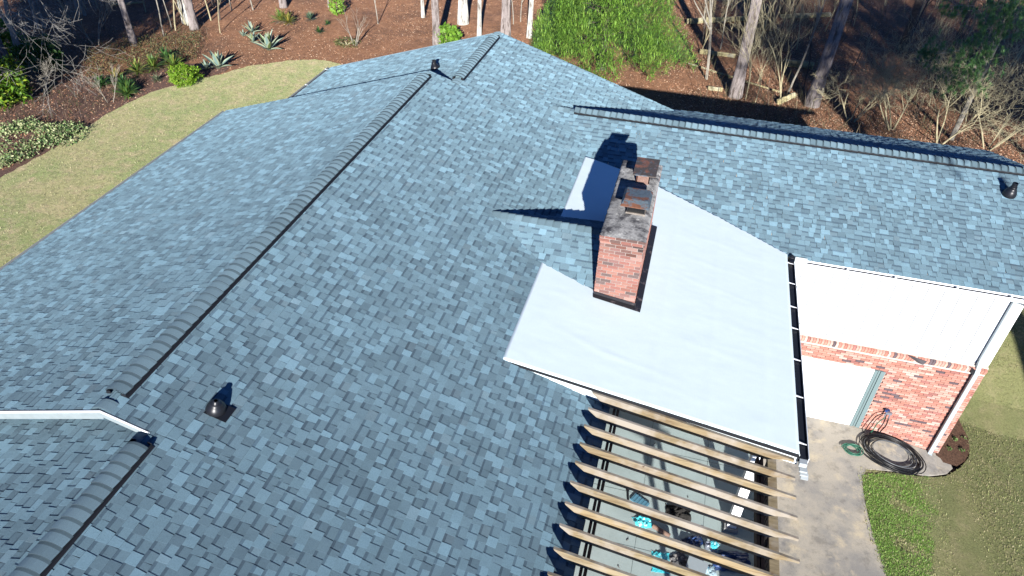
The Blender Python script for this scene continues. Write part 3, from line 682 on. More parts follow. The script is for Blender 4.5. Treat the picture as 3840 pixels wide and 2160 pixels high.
# vent pipes
def vent(base, N, r0, ph, pr, lean=(0,0,1), plate=True, U=(0,1,0), cone=.12):
    N = Vector(N).normalized(); base = Vector(base); U = Vector(U); W = N.cross(U)
    mb = MB(); mb.obox(base+N*.022, U*.13, W*.165, N*.004) if plate else None
    f = None
    if plate:
        f = mb.build('vent_boot', BLACKP, house)
    mb = MB(); c = base + W*.06 if plate else base
    kz = cone/.12
    mb.lathe(c+N*.024, [(r0,0),(r0*1.0,.012*kz),(r0*.93,.045*kz),(r0*.76,.085*kz),(r0*.68,.092*kz),(r0*.66,.102*kz),(r0*.58,.112*kz),(r0*.54,.122*kz),(r0*.42,.130*kz),(pr*1.25,cone+.02),(pr*1.15,cone+.05),(pr*.7,cone+.055)], 28, N=(N*.75+Vector(lean)*.25).normalized())
    b = mb.build('boot_dome' if plate else 'vent_boot', BLACKP, f if f else house, smooth=True)
    mb = MB(); t = c+N*(cone*.85); L = Vector(lean)
    mb.lathe(t, [(pr,0),(pr,ph),(pr*.8,ph),(pr*.8,ph-.03),(0,ph-.03)], 16, N=L); mb.build('vent_pipe', BLACKP, f if f else b)
vent((1.215,.68,H-MS*1.215), NRP, .138, .05, .035, cone=.13)
vent((-.42,13.98,HF-MS*(.42+DF)), NLP, .13, .15, .055, plate=False)
vent((14.44,12.58,ZW-MW*(YW-12.58)), (0,-MW,1), .15, .20, .06, plate=False, cone=.20)

# ------------------------------------------------------------------ deck, rail, pergola
deck = empty('patio_deck', (8,2,2.6), 'grey painted raised deck beneath the pergola and the flat roof', 'deck')
mb = MB(); mb.box((6.0,-9,2.5),(9.47,10.0,2.6)); mb.build('deck_floor', DECKM, deck)
mb = MB()
for y in np.arange(-9, 10, 1.22): mb.box((6.0,y,2.6),(9.47,y+.006,2.6015))
for x in (7.22, 8.44): mb.box((x,-9,2.6),(x+.006,10,2.6012))
mb.build('floor_joint', BLACK, deck)
mb = MB(); mb.box((9.36,-9,-.1),(9.46,10.0,2.5)); mb.build('deck_wall', mat('stucco', (.4,.36,.3), .9), deck)
railing = empty('deck_railing', (9.5,2,2.6), 'brown timber railing with close slats along the right side of the deck', 'railing')
mb = MB(); mb.box((9.44,-9,3.50),(9.60,5.35,3.54)); mb.build('top_rail', RAFT, railing)
mb = MB(); mb.box((9.44,-9,2.70),(9.50,5.35,2.74)); mb.box((9.44,-9,3.42),(9.48,5.35,3.50)); mb.build('bottom_rail', BEAMM, railing)
mb = MB()
for y in np.arange(-9, 5.3, .135): mb.box((9.445,y,2.74),(9.475,y+.088,3.50))
tag(mb.build('slats', BEAMM, railing), kind='stuff')
for y in (3.42, .6):
    mb = MB(); mb.box((9.40,y,2.6),(9.50,y+.1,3.5)); mb.build('rail_post', BEAMM, railing)
colo = MB(); cx, cy = 8.95, 4.15
colo.box((cx-.085,cy-.085,2.66),(cx+.085,cy+.085,ZM(cx)-.18)); cm = empty('porch_column', (cx,cy,2.6), 'white square column holding up the front corner of the flat roof', 'column')
colo.build('shaft', WHITE, cm)
mb = MB(); mb.box((cx-.13,cy-.13,2.6),(cx+.13,cy+.13,2.70)); mb.build('plinth', GREYST, cm)

perg = empty('pergola', (7.7,2,2.6), 'weathered timber pergola with sloping rafters beside the flat roof', 'pergola')
ZP = lambda x: 5.80-.168*(x-6.0)
def rafter(y, g, first):
    mb = MB(); D = .20; x0, x1 = 6.0, 9.45
    top = [(x0, ZP(x0)), (x1, ZP(x1))]
    prof = [(x0, ZP(x0)), (x0+.015, ZP(x0)-.035), (x0+.24, ZP(x0+.24)-D)]
    prof += [(8.98, ZP(8.98)-D)]
    for k in range(7):
        t = k/6; xx = 9.03+(x1-9.03)*t; prof.append((xx, ZP(xx)-.055-(D-.055)*(1-t)**2.2*1.0 if k else ZP(xx)-D+.012))
    prof.append((x1, ZP(x1)))
    n = len(prof); wv = [rnd.uniform(-.003,.003) for _ in range(2)]
    P = [Vector((a, y, b)) for a, b in prof]; Q = [p+Vector((0,.042,0)) for p in P]
    gg = rnd.uniform(.72,1.15)
    mb.mesh(P+Q, [tuple(range(n-1,-1,-1))[::-1], tuple(range(n,2*n))[::-1]] + [(i,(i+1)%n,(i+1)%n+n,i+n) for i in range(n-1)], (gg,gg*rnd.uniform(.96,1.02),gg*rnd.uniform(.92,1.05)))
    mb.mesh([P[-1],P[0],Q[0],Q[-1]], [(0,1,2,3)], (gg*.78,gg*.88,gg*1.15))
    return mb.build('rafter', RAFT, perg)
ys = [3.78-.383*i for i in range(14)]
for y in ys: rafter(y, 0, False)
for (xa, xb) in ((6.395,6.435),(6.455,6.50)):
    zt = ZP(6.45)-.20-.002
    mb = MB(); mb.box((xa,-1.6,zt-.19),(xb,3.95,zt)); mb.build('beam', BEAMM, perg)
for (xa, xb) in ((8.865,8.91),(8.93,8.975)):
    zt = ZP(8.9)-.20-.002
    mb = MB(); mb.box((xa,-1.6,zt-.19),(xb,3.78,zt)); mb.build('beam', BEAMM, perg)
for (x, y) in ((8.915,-.2),(8.915,-1.4),(6.445,-1.4),(6.445,-.2)):
    mb = MB(); mb.box((x-.047,y-.047,2.6),(x+.047,y+.047,ZP(x)-.36)); mb.build('post', BEAMM, perg)


# ------------------------------------------------------------------ debris on the deck
DZ = 2.603
def crumple(name, label, cat, c, sx_, sy_, h, m, rot=0, seed=0, group=None, res=16, drape=.35):
    r = random.Random(seed); from mathutils import noise as nz
    V = []; F = []
    for j in range(res):
        for i in range(res):
            u, v = i/(res-1)*2-1, j/(res-1)*2-1; k = 1-.22*abs(nz.noise((u*2+seed, v*2, 3)))*2
            x, y = u*sx_*k, v*sy_*k; e = max(0, 1-(u*u+v*v)*.75)
            z = .008 + h*(e**.6)*(.25+.8*abs(nz.noise((u*1.6+seed*3, v*1.6, 9)))) + h*.16*nz.noise((u*4, v*4, seed)) * e
            V.append((x*math.cos(rot)-y*math.sin(rot), x*math.sin(rot)+y*math.cos(rot), max(.004, z)))
    F = [(j*res+i, j*res+i+1, (j+1)*res+i+1, (j+1)*res+i) for j in range(res-1) for i in range(res-1)]
    mb = MB(); mb.mesh([Vector(p)+Vector((c[0],c[1],DZ)) for p in V], F)
    o = mb.build(name, m); sm = o.modifiers.new('solid', 'SOLIDIFY'); sm.thickness = .003
    tag(o, label, cat, group); return o
crumple('plastic_wrapper', 'shiny turquoise wrapper crumpled on the deck, the one farthest left', 'wrapper', (7.30,3.78), .17,.15,.10, TEAL, .5, 1, 'wrappers dropped on the deck')
crumple('plastic_wrapper', 'turquoise and white wrapper lying flat, nearest the middle of the debris', 'wrapper', (7.72,3.02), .17,.22,.06, TEAL, .1, 2, 'wrappers dropped on the deck')
crumple('plastic_wrapper', 'small bright turquoise scrap beside the navy plastic sheet', 'wrapper', (8.66,3.66), .09,.08,.05, TEAL, .9, 3, 'wrappers dropped on the deck')
crumple('plastic_wrapper', 'pale silvery wrapper trailing towards the front of the deck', 'wrapper', (8.62,2.98), .13,.22,.07, PALEW, .3, 4, 'wrappers dropped on the deck')
crumple('plastic_sheet', 'dark navy plastic sheet heaped against the slatted railing', 'sheet', (8.98,3.40), .36,.22,.16, NAVY, .2, 5)
crumple('plastic_sheet', 'small dark blue plastic sheet left of the navy heap', 'sheet', (8.27,3.62), .20,.13,.09, NAVY, .6, 6)
crumple('torn_felt', 'pile of torn black roofing felt and grit in the middle of the deck', 'debris', (7.95,4.16), .25,.20,.14, DEBR, .1, 7)
crumple('shingle_scraps', 'heap of grey shingle offcuts between the wrappers', 'debris', (8.05,3.12), .20,.17,.09, mat('grey_offcuts', (.13,.13,.135), .9, noise=[(9,(.34,.33,.31),.5,.56),(20,.4,.5,.6)]), .8, 8)
mb = MB(); mb.tube([(7.50,3.73,DZ+.045),(7.83,3.60,DZ+.045)], .042, 12); tag(mb.build('cardboard_tube', CARD), 'brown cardboard tube lying between turquoise wrapper and black felt', 'tube')
mb = MB(); mb.obox((7.19,4.23,DZ+.02), (.15,-.085,0), (.045,.085,0), (0,0,.012)); 
for k in range(5): mb.obox((7.19-.12+k*.06,4.23+.068-k*.034,DZ+.034), (.008,-.0045,0), (.04,.076,0), (0,0,.003))
tag(mb.build('ribbed_cover', LIDM), 'blue-grey ribbed plastic lid on the deck beside a black bar', 'lid')
mb = MB(); mb.obox((6.94,4.33,DZ+.02), (.022,-.13,0), (.018,.004,0), (0,0,.015)); mb.obox((6.92,4.44,DZ+.02), (.024,-.02,0), (.012,.02,0), (0,0,.02)); tag(mb.build('pry_bar', BLACK), 'slim black pry bar lying on the deck near the left beam', 'tool')
mb = MB(); mb.obox((8.33,2.92,DZ+.11), (.17,-.03,0), (.04,.20,0), (0,0,.11)); mb.obox((8.33,2.92,DZ+.225), (.175,-.03,0), (.042,.205,0), (0,0,.008)); tag(mb.build('storage_box', mat('pale_grey_plastic', (.32,.37,.39), .5)), 'pale grey lidded box at the front of the debris', 'box')
mb = MB(); mb.lathe((8.53,3.56,DZ), [(0,0),(.05,0),(.052,.15),(.045,.155),(.04,.13),(0,.13)], 14); tag(mb.build('paint_can', CHROME, smooth=True), 'small grey can standing beside the turquoise scrap', 'can')
TWL = ('below the lid, left of the wrappers','nearest the left beam','at the front left of the wrappers','under the edge of the flat roof, middle','just behind the torn felt','far back at the left','closest to the front of the deck')
for k, (x, y, a, l_) in enumerate(((7.05,3.3,.5,.07),(6.9,3.05,2.2,.05),(7.2,2.95,1.1,.05),(8.05,5.35,.2,.05),(8.1,4.6,.9,.04),(7.3,5.8,.4,.05),(7.0,2.7,1.9,.04))):
    mb = MB(); mb.tube([(x,y,DZ+.006),(x+l_*.5*math.cos(a),y+l_*.5*math.sin(a),DZ+.012),(x+l_*math.cos(a+.6),y+l_*math.sin(a+.6),DZ+.006)], .006, 5)
    tag(mb.build('twig', BARKD), 'tiny dark twig on the deck, '+TWL[k], 'twig', 'dark twigs scattered on the deck')

# ------------------------------------------------------------------ hoses and bib
bib = empty('hose_tap', (13.17,GY-.02,.85), 'outdoor tap with splitter on the brick wall right of the garage door', 'tap')
mb = MB(); mb.lathe((13.17,GY-.01,.90), [(.035,0),(.035,.01),(.015,.012),(.015,.09)], 12, N=(0,-1,0)); mb.box((13.10,GY-.13,.86),(13.25,GY-.08,.93)); mb.tube([(13.12,GY-.10,.88),(13.10,GY-.12,.76)], .018, 8); mb.tube([(13.21,GY-.10,.88),(13.22,GY-.12,.74)], .018, 8); mb.build('valve', CHROME, bib)
mb = MB(); mb.lathe((13.13,GY-.10,.99), [(0,0),(.04,0),(.04,.015),(0,.015)], 10); mb.box((13.06,GY-.12,.93),(13.12,GY-.06,.99)); mb.build('handle', mat('blue_tap_handle', (.02,.05,.16), .4), bib)
def coil(cx_, cy_, rx, ry, turns, z0, jit, seed, step=.14, start=0, end=None):
    r = random.Random(seed); P = []; n = int(turns*2*math.pi/step); ph = [r.uniform(0,6.28) for _ in range(4)]
    for i in range(n):
        a = start+i*step; k = 1+jit*math.sin(a*.37+ph[0])+jit*.7*math.sin(a*.83+ph[1])
        P.append((cx_+rx*k*math.cos(a)+.03*math.sin(a*.21+ph[2]), cy_+ry*k*math.sin(a)+.03*math.sin(a*.17+ph[3]), z0+.025+.045*abs(math.sin(a*.19+ph[2]))))
    return P
gh = lambda x, y: gz(x, y)+.085
bh = empty('black_hose', (13.5,9.5,-.15), 'long black hose coiled on the concrete pad by the brick wall', 'hose')
P = coil(13.47,9.52,.70,.50,8.2,-.17,.15,3,start=1.2)
P = [(x, y, z-.16-(-.17)+gh(x,y)-.0) if False else (x, y, gh(x,y)+.02+(z+.145)) for (x,y,z) in P]
up_ = [(13.22,GY-.12,.72),(13.24,GY-.12,.45),(13.20,GY-.10,.15),(13.28,GY-.22,-.02),(13.30,9.62,0.0),(13.33,9.3,-.02),(13.55,9.05,-.04)]
mb = MB(); mb.tube(P, .0125, 7); mb.build('coil', HOSEB, bh, smooth=True)
def sm(P, n=6):
    out = []
    for i in range(len(P)-1):
        p0, p1, p2, p3 = P[max(0,i-1)], P[i], P[i+1], P[min(len(P)-1,i+2)]
        for j in range(n):
            t = j/n; out.append(tuple(.5*((2*p1[a])+(-p0[a]+p2[a])*t+(2*p0[a]-5*p1[a]+4*p2[a]-p3[a])*t*t+(-p0[a]+3*p1[a]-3*p2[a]+p3[a])*t**3) for a in range(3)))
    return out+[P[-1]]
mb = MB(); mb.tube(sm(up_), .016, 7); mb.tube(sm([(13.10,GY-.12,.88),(12.93,GY-.12,.74),(12.85,GY-.12,.40),(12.80,GY-.14,.10),(12.62,GY-.20,-.02),(12.55,GY-.3,.06)]), .013, 7); mb.build('riser', HOSEB, bh, smooth=True)
P = coil(13.45,9.50,.62,.44,3.2,-.17,.10,9,start=.2); P = [(x, y, gh(x,y)+.02+(z+.145)) for (x,y,z) in P]
mb = MB(); mb.tube(P, .011, 6, (1,1,1)); mb.build('thin_hose_loop', mat('grey_hose', (.10,.11,.12), .35), bh, smooth=True)
P = coil(12.43,9.27,.20,.17,4.5,-.05,.16,5); P = [(x,y,gh(x,y)+.02+.6*(z+.025)) for (x,y,z) in P]
ghs = empty('green_hose', (12.4,9.3,-.05), 'green garden hose in a small coil beside the black one', 'hose')
mb = MB(); mb.tube(P, .014, 7); mb.tube(sm([(12.62,9.4,.03),(12.45,9.62,.02),(12.22,9.52,.02),(12.07,9.25,.02),(12.12,8.95,.02),(12.34,8.70,.02)]), .014, 7); mb.build('coil', HOSEG, ghs, smooth=True)
mb = MB(); mb.tube(sm([(13.13,GY-.12,.74),(13.03,GY-.12,.50),(13.0,GY-.12,.2),(12.9,GY-.2,.02),(12.6,9.55,.03),(12.4,9.4,.03)]), .013, 7); mb.build('riser', HOSEG, ghs, smooth=True)

# ------------------------------------------------------------------ vegetation builders
def leafcloud(C, size, asp=.5, up=0.0, tones=((1,1,1),), flat=None):
    """diamond leaves at points C (n,3); random directions; returns V,F,tone arrays"""
    n = len(C); d = R.normal(size=(n,3)); d[:,2] += up; d /= np.linalg.norm(d, axis=1)[:,None]
    e = R.normal(size=(n,3)); e -= d*np.sum(d*e, axis=1)[:,None]; e /= np.linalg.norm(e, axis=1)[:,None]
    s = (size*R.uniform(.6,1.3,n))[:,None]
    V = np.stack([C-d*s*.5, C+e*s*asp*.5, C+d*s*.5, C-e*s*asp*.5], axis=1).reshape(-1,3)
    F = np.arange(4*n).reshape(n,4); T = np.array(tones)[R.integers(0,len(tones),n)]*R.uniform(.75,1.25,(n,1))
    return V, F, T
def blades(B, D, L, W, tones, droop=0.3, seg=2):
    """thin pointed leaves from points B along D; triangles (n*(2*seg-1))"""
    n = len(B); side = np.cross(D, np.array([0,0,1.0])); nn = np.linalg.norm(side, axis=1); side[nn<1e-3] = (1,0,0); side /= np.linalg.norm(side, axis=1)[:,None]
    L = np.broadcast_to(L, (n,)); W = np.broadcast_to(W, (n,))
    m = B + D*(L*.55)[:,None]; t = B + D*L[:,None]; t[:,2] -= droop*L
    V = np.stack([B-side*(W*.35)[:,None], B+side*(W*.35)[:,None], m+side*(W*.5)[:,None], m-side*(W*.5)[:,None], t], axis=1).reshape(-1,3)
    k = np.arange(n)[:,None]*5
    F4 = np.concatenate([k+np.array([[0,1,2,3]])]); F3 = k+np.array([[3,2,4,4]])
    T = np.array(tones)[R.integers(0,len(tones),n)]*R.uniform(.8,1.2,(n,1))
    return V, F4, F3, T
def blade_mesh(name, B, D, L, W, tones, droop=.3):
    V, F4, F3, T = blades(B, D, L, W, tones, droop)
    k = len(V)//5
    # use two quads per blade (second one degenerates to a triangle by a doubled tip vertex)
    tip = V.reshape(k,5,3)[:,4,:]; V = np.concatenate([V, tip+1e-4])
    F2 = np.stack([np.arange(k)*5+3, np.arange(k)*5+2, np.arange(k)*5+4, 5*k+np.arange(k)], axis=1)
    return npmesh(name, V, np.concatenate([F4, F2]), np.concatenate([T, T]))

def trunkmesh(name, h, r0, r1, seed, seg=10, lean=(0,0), wob=.06, flare=1.35, n=12):
    r = random.Random(seed); P = []; Rr = []
    ph = r.uniform(0,6)
    for i in range(n):
        t = i/(n-1); P.append((lean[0]*t*h+wob*math.sin(t*5+ph)*t, lean[1]*t*h+wob*math.cos(t*4+ph)*t, t*h-.05)); Rr.append((r0+(r1-r0)*t)*(1+(flare-1)*math.exp(-t*h/.35)))
    mb = MB(); mb.tube(P, Rr, seg); return mb, P
def branchy(mb, p, d, L, r0, depth, rr, spread=.6, up=.25, seg=4, minr=.004, kids=3):
    """recursive bare branch"""
    n = 4; P = [Vector(p)]; dd = Vector(d).normalized()
    for i in range(n):
        dd = (dd + Vector((rr.uniform(-1,1), rr.uniform(-1,1), rr.uniform(-.6,.6)))*.16 + Vector((0,0,up*.12))).normalized(); P.append(P[-1]+dd*(L/n))
    Rr = [max(minr, r0*(1-.55*i/n)) for i in range(n+1)]
    mb.tube(P, Rr, seg if r0 > .012 else 3, cap=False)
    if depth <= 0: return
    for k in range(kids):
        i = rr.choice((1,2,3,4)) if k else 4
        a = rr.uniform(0, 6.283); pr = dd.orthogonal().normalized(); pr = Matrix.Rotation(a, 3, dd) @ pr
        nd = (dd*(1-spread*.4) + pr*spread*rr.uniform(.6,1.2) + Vector((0,0,up))).normalized()
        branchy(mb, P[i], nd, L*rr.uniform(.55,.8), Rr[i]*.68, depth-1, rr, spread, up, seg, minr, kids)

def bare_tree(name, label, cat, base, h, r0, seed, m, stems=1, depth=4, spread=.6, up=.25, kids=3, group=None, tilt=.25, d0=None):
    t = empty(name, base, label, cat, group); rr = random.Random(seed)
    mb = MB(); tr = MB()
    for s in range(stems):
        a = rr.uniform(0,6.28); d = Vector((math.cos(a)*tilt, math.sin(a)*tilt, 1)) if stems > 1 else Vector((rr.uniform(-.1,.1), rr.uniform(-.1,.1), 1))
        if d0: d = d + Vector(d0)
        d.normalize(); p = Vector(base)+Vector((math.cos(a), math.sin(a), 0))*(.08 if stems > 1 else 0); P = [p-Vector((0,0,.1))]; n = 5; L = h*.42*rr.uniform(.75,1.1)
        for i in range(n):
            d = (d+Vector((rr.uniform(-1,1), rr.uniform(-1,1), 0))*.09).normalized(); P.append(P[-1]+d*L/n)
        Rr = [r0*(1-.35*i/n) for i in range(n+1)]; tr.tube(P, Rr, 7, cap=False)
        for k in range(kids+1):
            i = rr.choice((3,4,5)) if k else 5; a = rr.uniform(0,6.28)
            nd = (d + Vector((math.cos(a), math.sin(a), 0))*spread*rr.uniform(.5,1.3)+Vector((0,0,up*.5))).normalized()
            branchy(mb, P[i], nd, h*.26*rr.uniform(.7,1.2), Rr[i]*.62, depth-1, rr, spread, up, kids=kids)
    tr.build('trunk', m, t, smooth=True); mb.build('crown', m, t)
    return t

def pine(base, r0, label, h=15, lean=(0,0), seed=1, bark=BARKP, group='tall pine trunks around the house', crown=True):
    t = empty('pine_tree', base, label, 'tree', group)
    mb, P = trunkmesh('trunk', h, r0, r0*.55, seed, 14, lean)
    mb.v = [tuple(Vector(v)+Vector(base)) for v in mb.v]
    mb.build('trunk', bark, t, smooth=True)
    if crown:
        top = Vector(P[-1])+Vector(base); n = 900
        c = R.normal(size=(n,3))*np.array([1.6,1.6,1.1]); c = c[np.linalg.norm(c/np.array([1.6,1.6,1.1]), axis=1) < 1.9]
        cl = c[R.integers(0, len(c), 60)]; C = (cl[R.integers(0,60,2600)] + R.normal(size=(2600,3))*.28) + np.array(top)
        V, F, T = leafcloud(C, .22, .25, .3, ((.04,.09,.03),(.06,.12,.04),(.03,.07,.025)))
        me = npmesh('crown', V, F, T); link('crown', me, NEED, t)
    return t

# ---- named trees: where their feet stand
G = at
pine(G(2755,362), .27, 'tall grey pine trunk leaning right, left of the two large trunks behind the garage wing', 15, (.0,.01), 3)
pine(G(3042,394), .29, 'tall shadow-striped pine trunk, right of the two large trunks behind the garage wing', 15, (.035,0), 4)
pine(G(1640,172), .20, 'straight grey pine trunk rising behind the roof beside a small bright green bush', 14, (-.02,0), 5)
pine(G(1737,88), .27, 'stout pale flaking trunk standing in pine straw, left of the far roof peak', 14, (0,0), 6, BARKL)
pine(G(1797,138), .11, 'slim pale trunk just left of the far roof peak', 12, (.01,0), 7, BARKL)
pine(G(1895,150), .25, 'straight grey pine trunk directly behind the far roof peak', 14, (-.005,0), 8)
pine(G(1587,62), .095, 'slim pale trunk in open pine straw, left of the grey trunk by green bush', 11, (-.02,0), 9, BARKL)
pine(G(1984,140), .13, 'slim pale leaning trunk partly hidden by the green cedar', 12, (.03,0), 10, BARKL)
pine(G(505,172), .16, 'grey trunk beyond the yuccas in the left bed, catching the sun', 13, (-.01,0), 11)
pine(G(1064,26), .19, 'grey trunk whose foot stands above the yellow-green yucca', 12, (-.02,0), 12)
pine(G(22,272), .40, 'massive grey trunk at the left edge of the photo', 13, (-.05,0), 13)
for i, (q, r0, lb) in enumerate((((732,112), .21, 'broadest trunk of the close cluster right of the left bed'), ((712,98), .10, 'slim middle trunk of the close cluster of trunks'), ((695,92), .11, 'left leaning trunk of the close cluster of trunks'), ((722,100), .07, 'thinnest trunk squeezed between the others of the cluster'))):
    pine(G(*q), r0, lb, 13, (-.015-.02*(i == 2), 0), 20+i, crown=(i == 0), bark=BARKP if i == 0 else BARKL, group='trunks of the close cluster')
pine(G(2885,112), .20, 'reddish dead trunk standing between the two large pines', 12, (-.01,0), 27, mat('red_dead_bark', (.30,.17,.12), .95, noise=[(8,.5,.42,.65,(1,1,.3))], bump=(14,1,.02)), crown=False)
pine(G(2945,52), .26, 'dark shaded trunk in the deep woods between the two large pines', 13, (.02,0), 28, BARKD)
pine(G(3382,190), .24, 'dark thick trunk standing in shade right of the large pines', 13, (0,0), 29, BARKD)
pine(G(3540,260), .12, 'dark slim trunk in shade left of the young pine', 12, (.03,0), 30, BARKD)
pine(G(3570,330), .18, 'dark leaning trunk behind the young pine foliage', 12, (.12,0), 31, BARKD)
# off to the right of the house, just outside the picture: their shade falls behind the wing and on the side lawn
for i, (x, y, h, r0) in enumerate(((22,-4,21,.3),(30,1,19,.28),(29,9,15,.3),(32,14,14,.3),(35,9,16,.3),(35,19,13,.28),(33,4,17,.3),(23.8,-10,24,.3),(30.5,-11,24,.3))):
    t = pine(Vector((x,y,gz(x,y))), r0, 'pine tree beyond the side lawn, '+('tallest, nearest the driveway end','tall, third along the lawn','beside the middle of the lawn','set back behind the middle of the lawn','farthest from the house','at the far corner of the lawn','between the third and the middle pines','tallest, in front near the driveway','tallest, in front and farther right')[i], h, (0,0), 60+i, group='pines beside the side lawn')
    me_c = [c for c in t.children if c.name.startswith('crown')][0]
    n = 6000; top = np.array([x, y, h*.80])
    cl = R.normal(size=(110,3))*np.array([1.8,1.8,1.7]); C = cl[R.integers(0,110,n)]+R.normal(size=(n,3))*.33+top
    V, F, T = leafcloud(C, .30, .45, .3, ((.04,.09,.03),(.06,.12,.04),(.03,.07,.025))); me_c.data = npmesh('crown', V, F, T); me_c.data.materials.append(NEED)

for i, (x, y, h) in enumerate(((-20.2,8,9.5),(-21.5,11.5,10),(-19.2,3.5,12.5),(-24,5,13),(-22.5,1,14))):
    t = pine(Vector((x,y,1)), .2, 'pine tree left of the lawn strip, '+('second nearest the big bare trees','nearest the big bare trees','closest to the lawn','farthest out from the lawn','tallest, closest to the front')[i], h, (0,0), 90+i, group='pines left of the lawn strip')
    me_c = [c for c in t.children if c.name.startswith('crown')][0]; n = 5000; top = np.array([x, y, h*.82])
    cl = R.normal(size=(90,3))*np.array([1.3,1.3,1.2]); C = cl[R.integers(0,90,n)]+R.normal(size=(n,3))*.3+top
    V, F, T = leafcloud(C, .30, .45, .3, ((.04,.09,.03),(.06,.12,.04))); me_c.data = npmesh('crown', V, F, T); me_c.data.materials.append(NEED)
# a young pointed conifer out of the picture throws the dark tip of shade on the side lawn
def conifer(x, y, h):
    b = Vector((x, y, gz(x, y))); t = empty('young_conifer', b, 'young pointed conifer beside the side lawn near the driveway', 'tree')
    mb = MB(); mb.tube([b, b+Vector((0,0,h*.95))], [.07,.015], 8); mb.build('trunk', BARKP, t)
    n = 6000; z = R.uniform(0,1,n); a = R.uniform(0,6.283,n); r = .85*(1-z)*R.uniform(.2,1,n)**.5
    C = np.stack([r*np.cos(a), r*np.sin(a), .4+z*(h-.4)], axis=1)+np.array(b)
    V, F, T = leafcloud(C, .14, .4, .2, ((.05,.12,.04),(.07,.16,.05))); link('crown', npmesh('crown', V, F, T), NEED, t)
conifer(20.4, 1.0, 4.6)
# thin saplings
SAP = [((615,137),.035,'thin pale sapling beyond the grey trunk in the left bed'),((645,110),.03,'faint thin sapling left of the close cluster of trunks'),((870,42),.035,'bare thin sapling right of the cluster of trunks'),((950,38),.04,'slim pale sapling over the agaves'),((1232,28),.045,'slim pale forked sapling above the small green yuccas'),
       ((2649,300),.07,'pale slim sapling at the right edge of the cedar'),((2955,348),.05,'crooked pale sapling between the two large pines'),((2700,190),.04,'thin sapling close behind the left large pine'),((1925,95),.03,'pale thin stem right of the far roof peak'),((1952,85),.03,'second pale thin stem right of the far roof peak'),
       ((1418,92),.03,'short pale sapling with a forked foot in open pine straw')]
for i, (q, r0, lb) in enumerate(SAP):
    bare_tree('sapling', lb, 'tree', G(*q), 9 if r0 > .034 else 6, r0, 100+i, BARKT, 1, 3, .5, .35, 3, 'thin bare saplings in the pine straw', d0=(-.02,0,.3))
# many saplings deeper in the woods: two kinds, copied
protoA = bare_tree('sapling', 'thin bare sapling in the shaded woods behind the house', 'tree', Vector((0,0,0)), 7, .035, 300, BARKG, 1, 4, .6, .3, 3, 'thin bare saplings in the woods')
protoB = bare_tree('sapling', 'thin bare sapling in the shaded woods behind the house', 'tree', Vector((0,0,0)), 6, .025, 301, BARKG, 3, 3, .6, .3, 3, 'thin bare saplings in the woods')
protoC = bare_tree('sapling', 'thin bare sapling in the shaded woods behind the house', 'tree', Vector((0,0,0)), 9, .05, 302, BARKD, 1, 4, .6, .3, 3, 'thin bare saplings in the woods')
spots = []
for k in range(44):
    px, py = rnd.uniform(2560,3830), rnd.uniform(20,400); spots.append((px, py))
for k in range(22):
    px, py = rnd.uniform(60,860), rnd.uniform(0,130); spots.append((px, py))
for k, (px, py) in enumerate(spots):
    p = G(px, py)
    if p.y < 20.5 and p.x > 5: continue
    if k < 3: o = (protoA, protoB, protoC)[k]; o.location = p
    else:
        o = copy_tree((protoA, protoB, protoC)[k % 3], p, rnd.uniform(0,6.28), rnd.uniform(.6,1.15))
    kd = ('thin bare sapling', 'many-stemmed bare sapling', 'dark-barked bare sapling')[k % 3]
    zone = 'in the woods at the upper left' if px < 900 else 'between the cedar and the left large pine' if px < 2760 else 'between the two large pines behind the garage wing' if px < 3090 else 'among the brush right of the large pines' if px < 3450 else 'in the shaded woods around the young pine'
    o['label'] = kd + ' ' + zone

# large bare trees at upper left
PALE = mat('pale_grey_bark', (.25,.24,.22), .9, noise=[(4, .6, .42, .7)])
def drooping(label, q, h, r0, seed, n=16, L=(2.2,3.8), az=(0,6.28), h0=.25):
    base = G(*q); t = empty('bare_tree', base, label, 'tree', 'large bare trees at the upper left'); rr = random.Random(seed); tr = MB(); mb = MB()
    for s_ in range(2):
        d = Vector((rr.uniform(-.18,.18), rr.uniform(-.12,.12), 1)); P = [base+Vector((s_*.25,s_*.1,-.1))]
        for i in range(8):
            d = (d+Vector((rr.uniform(-1,1), rr.uniform(-1,1), 0))*.10).normalized(); P.append(P[-1]+d*h/8)
        Rr = [r0*(1-.75*i/8) for i in range(9)]; tr.tube(P, Rr, 8, cap=False)
        for k in range(n):
            u = rr.uniform(h0, 1)*8; i = int(min(7, u)); p = P[i].lerp(P[i+1], u-i if u < 8 else 1); a = rr.uniform(*az)
            branchy(mb, p, (math.cos(a), math.sin(a), rr.uniform(.0,.45)), rr.uniform(*L)*(1.1-.4*u/8), max(.010, Rr[i]*.28), 4, rr, .75, -.02, minr=.0045, kids=3)
    tr.build('trunk', PALE, t, smooth=True); mb.build('crown', PALE, t)
drooping('large bare grey tree at the upper left, nearest the lawn, with drooping pale twigs', (85,258), 7.5, .12, 401, 9, (2.2,3.8), (-1.2,2.2))
drooping('bare grey tree behind the nearest one, its twigs crossing the top edge', (150,110), 6.5, .10, 402, 9, (2.0,3.4))
drooping('bare grey tree farthest right of the three at the upper left', (300,60), 6.0, .09, 403, 8, (1.8,3.0))
bare_tree('bare_tree', 'small multi-stemmed bare tree beside the grey trunk in the left bed', 'tree', G(365,175), 3.6, .035, 403, BARKT, 4, 4, .6, .2, 3, None, .25)
bare_tree('bare_tree', 'low bare shrub with fine twigs in the dark mulch near the left edge', 'shrub', G(165,350), 1.9, .02, 404, BARKT, 3, 4, .6, .1, 3, None, .4)
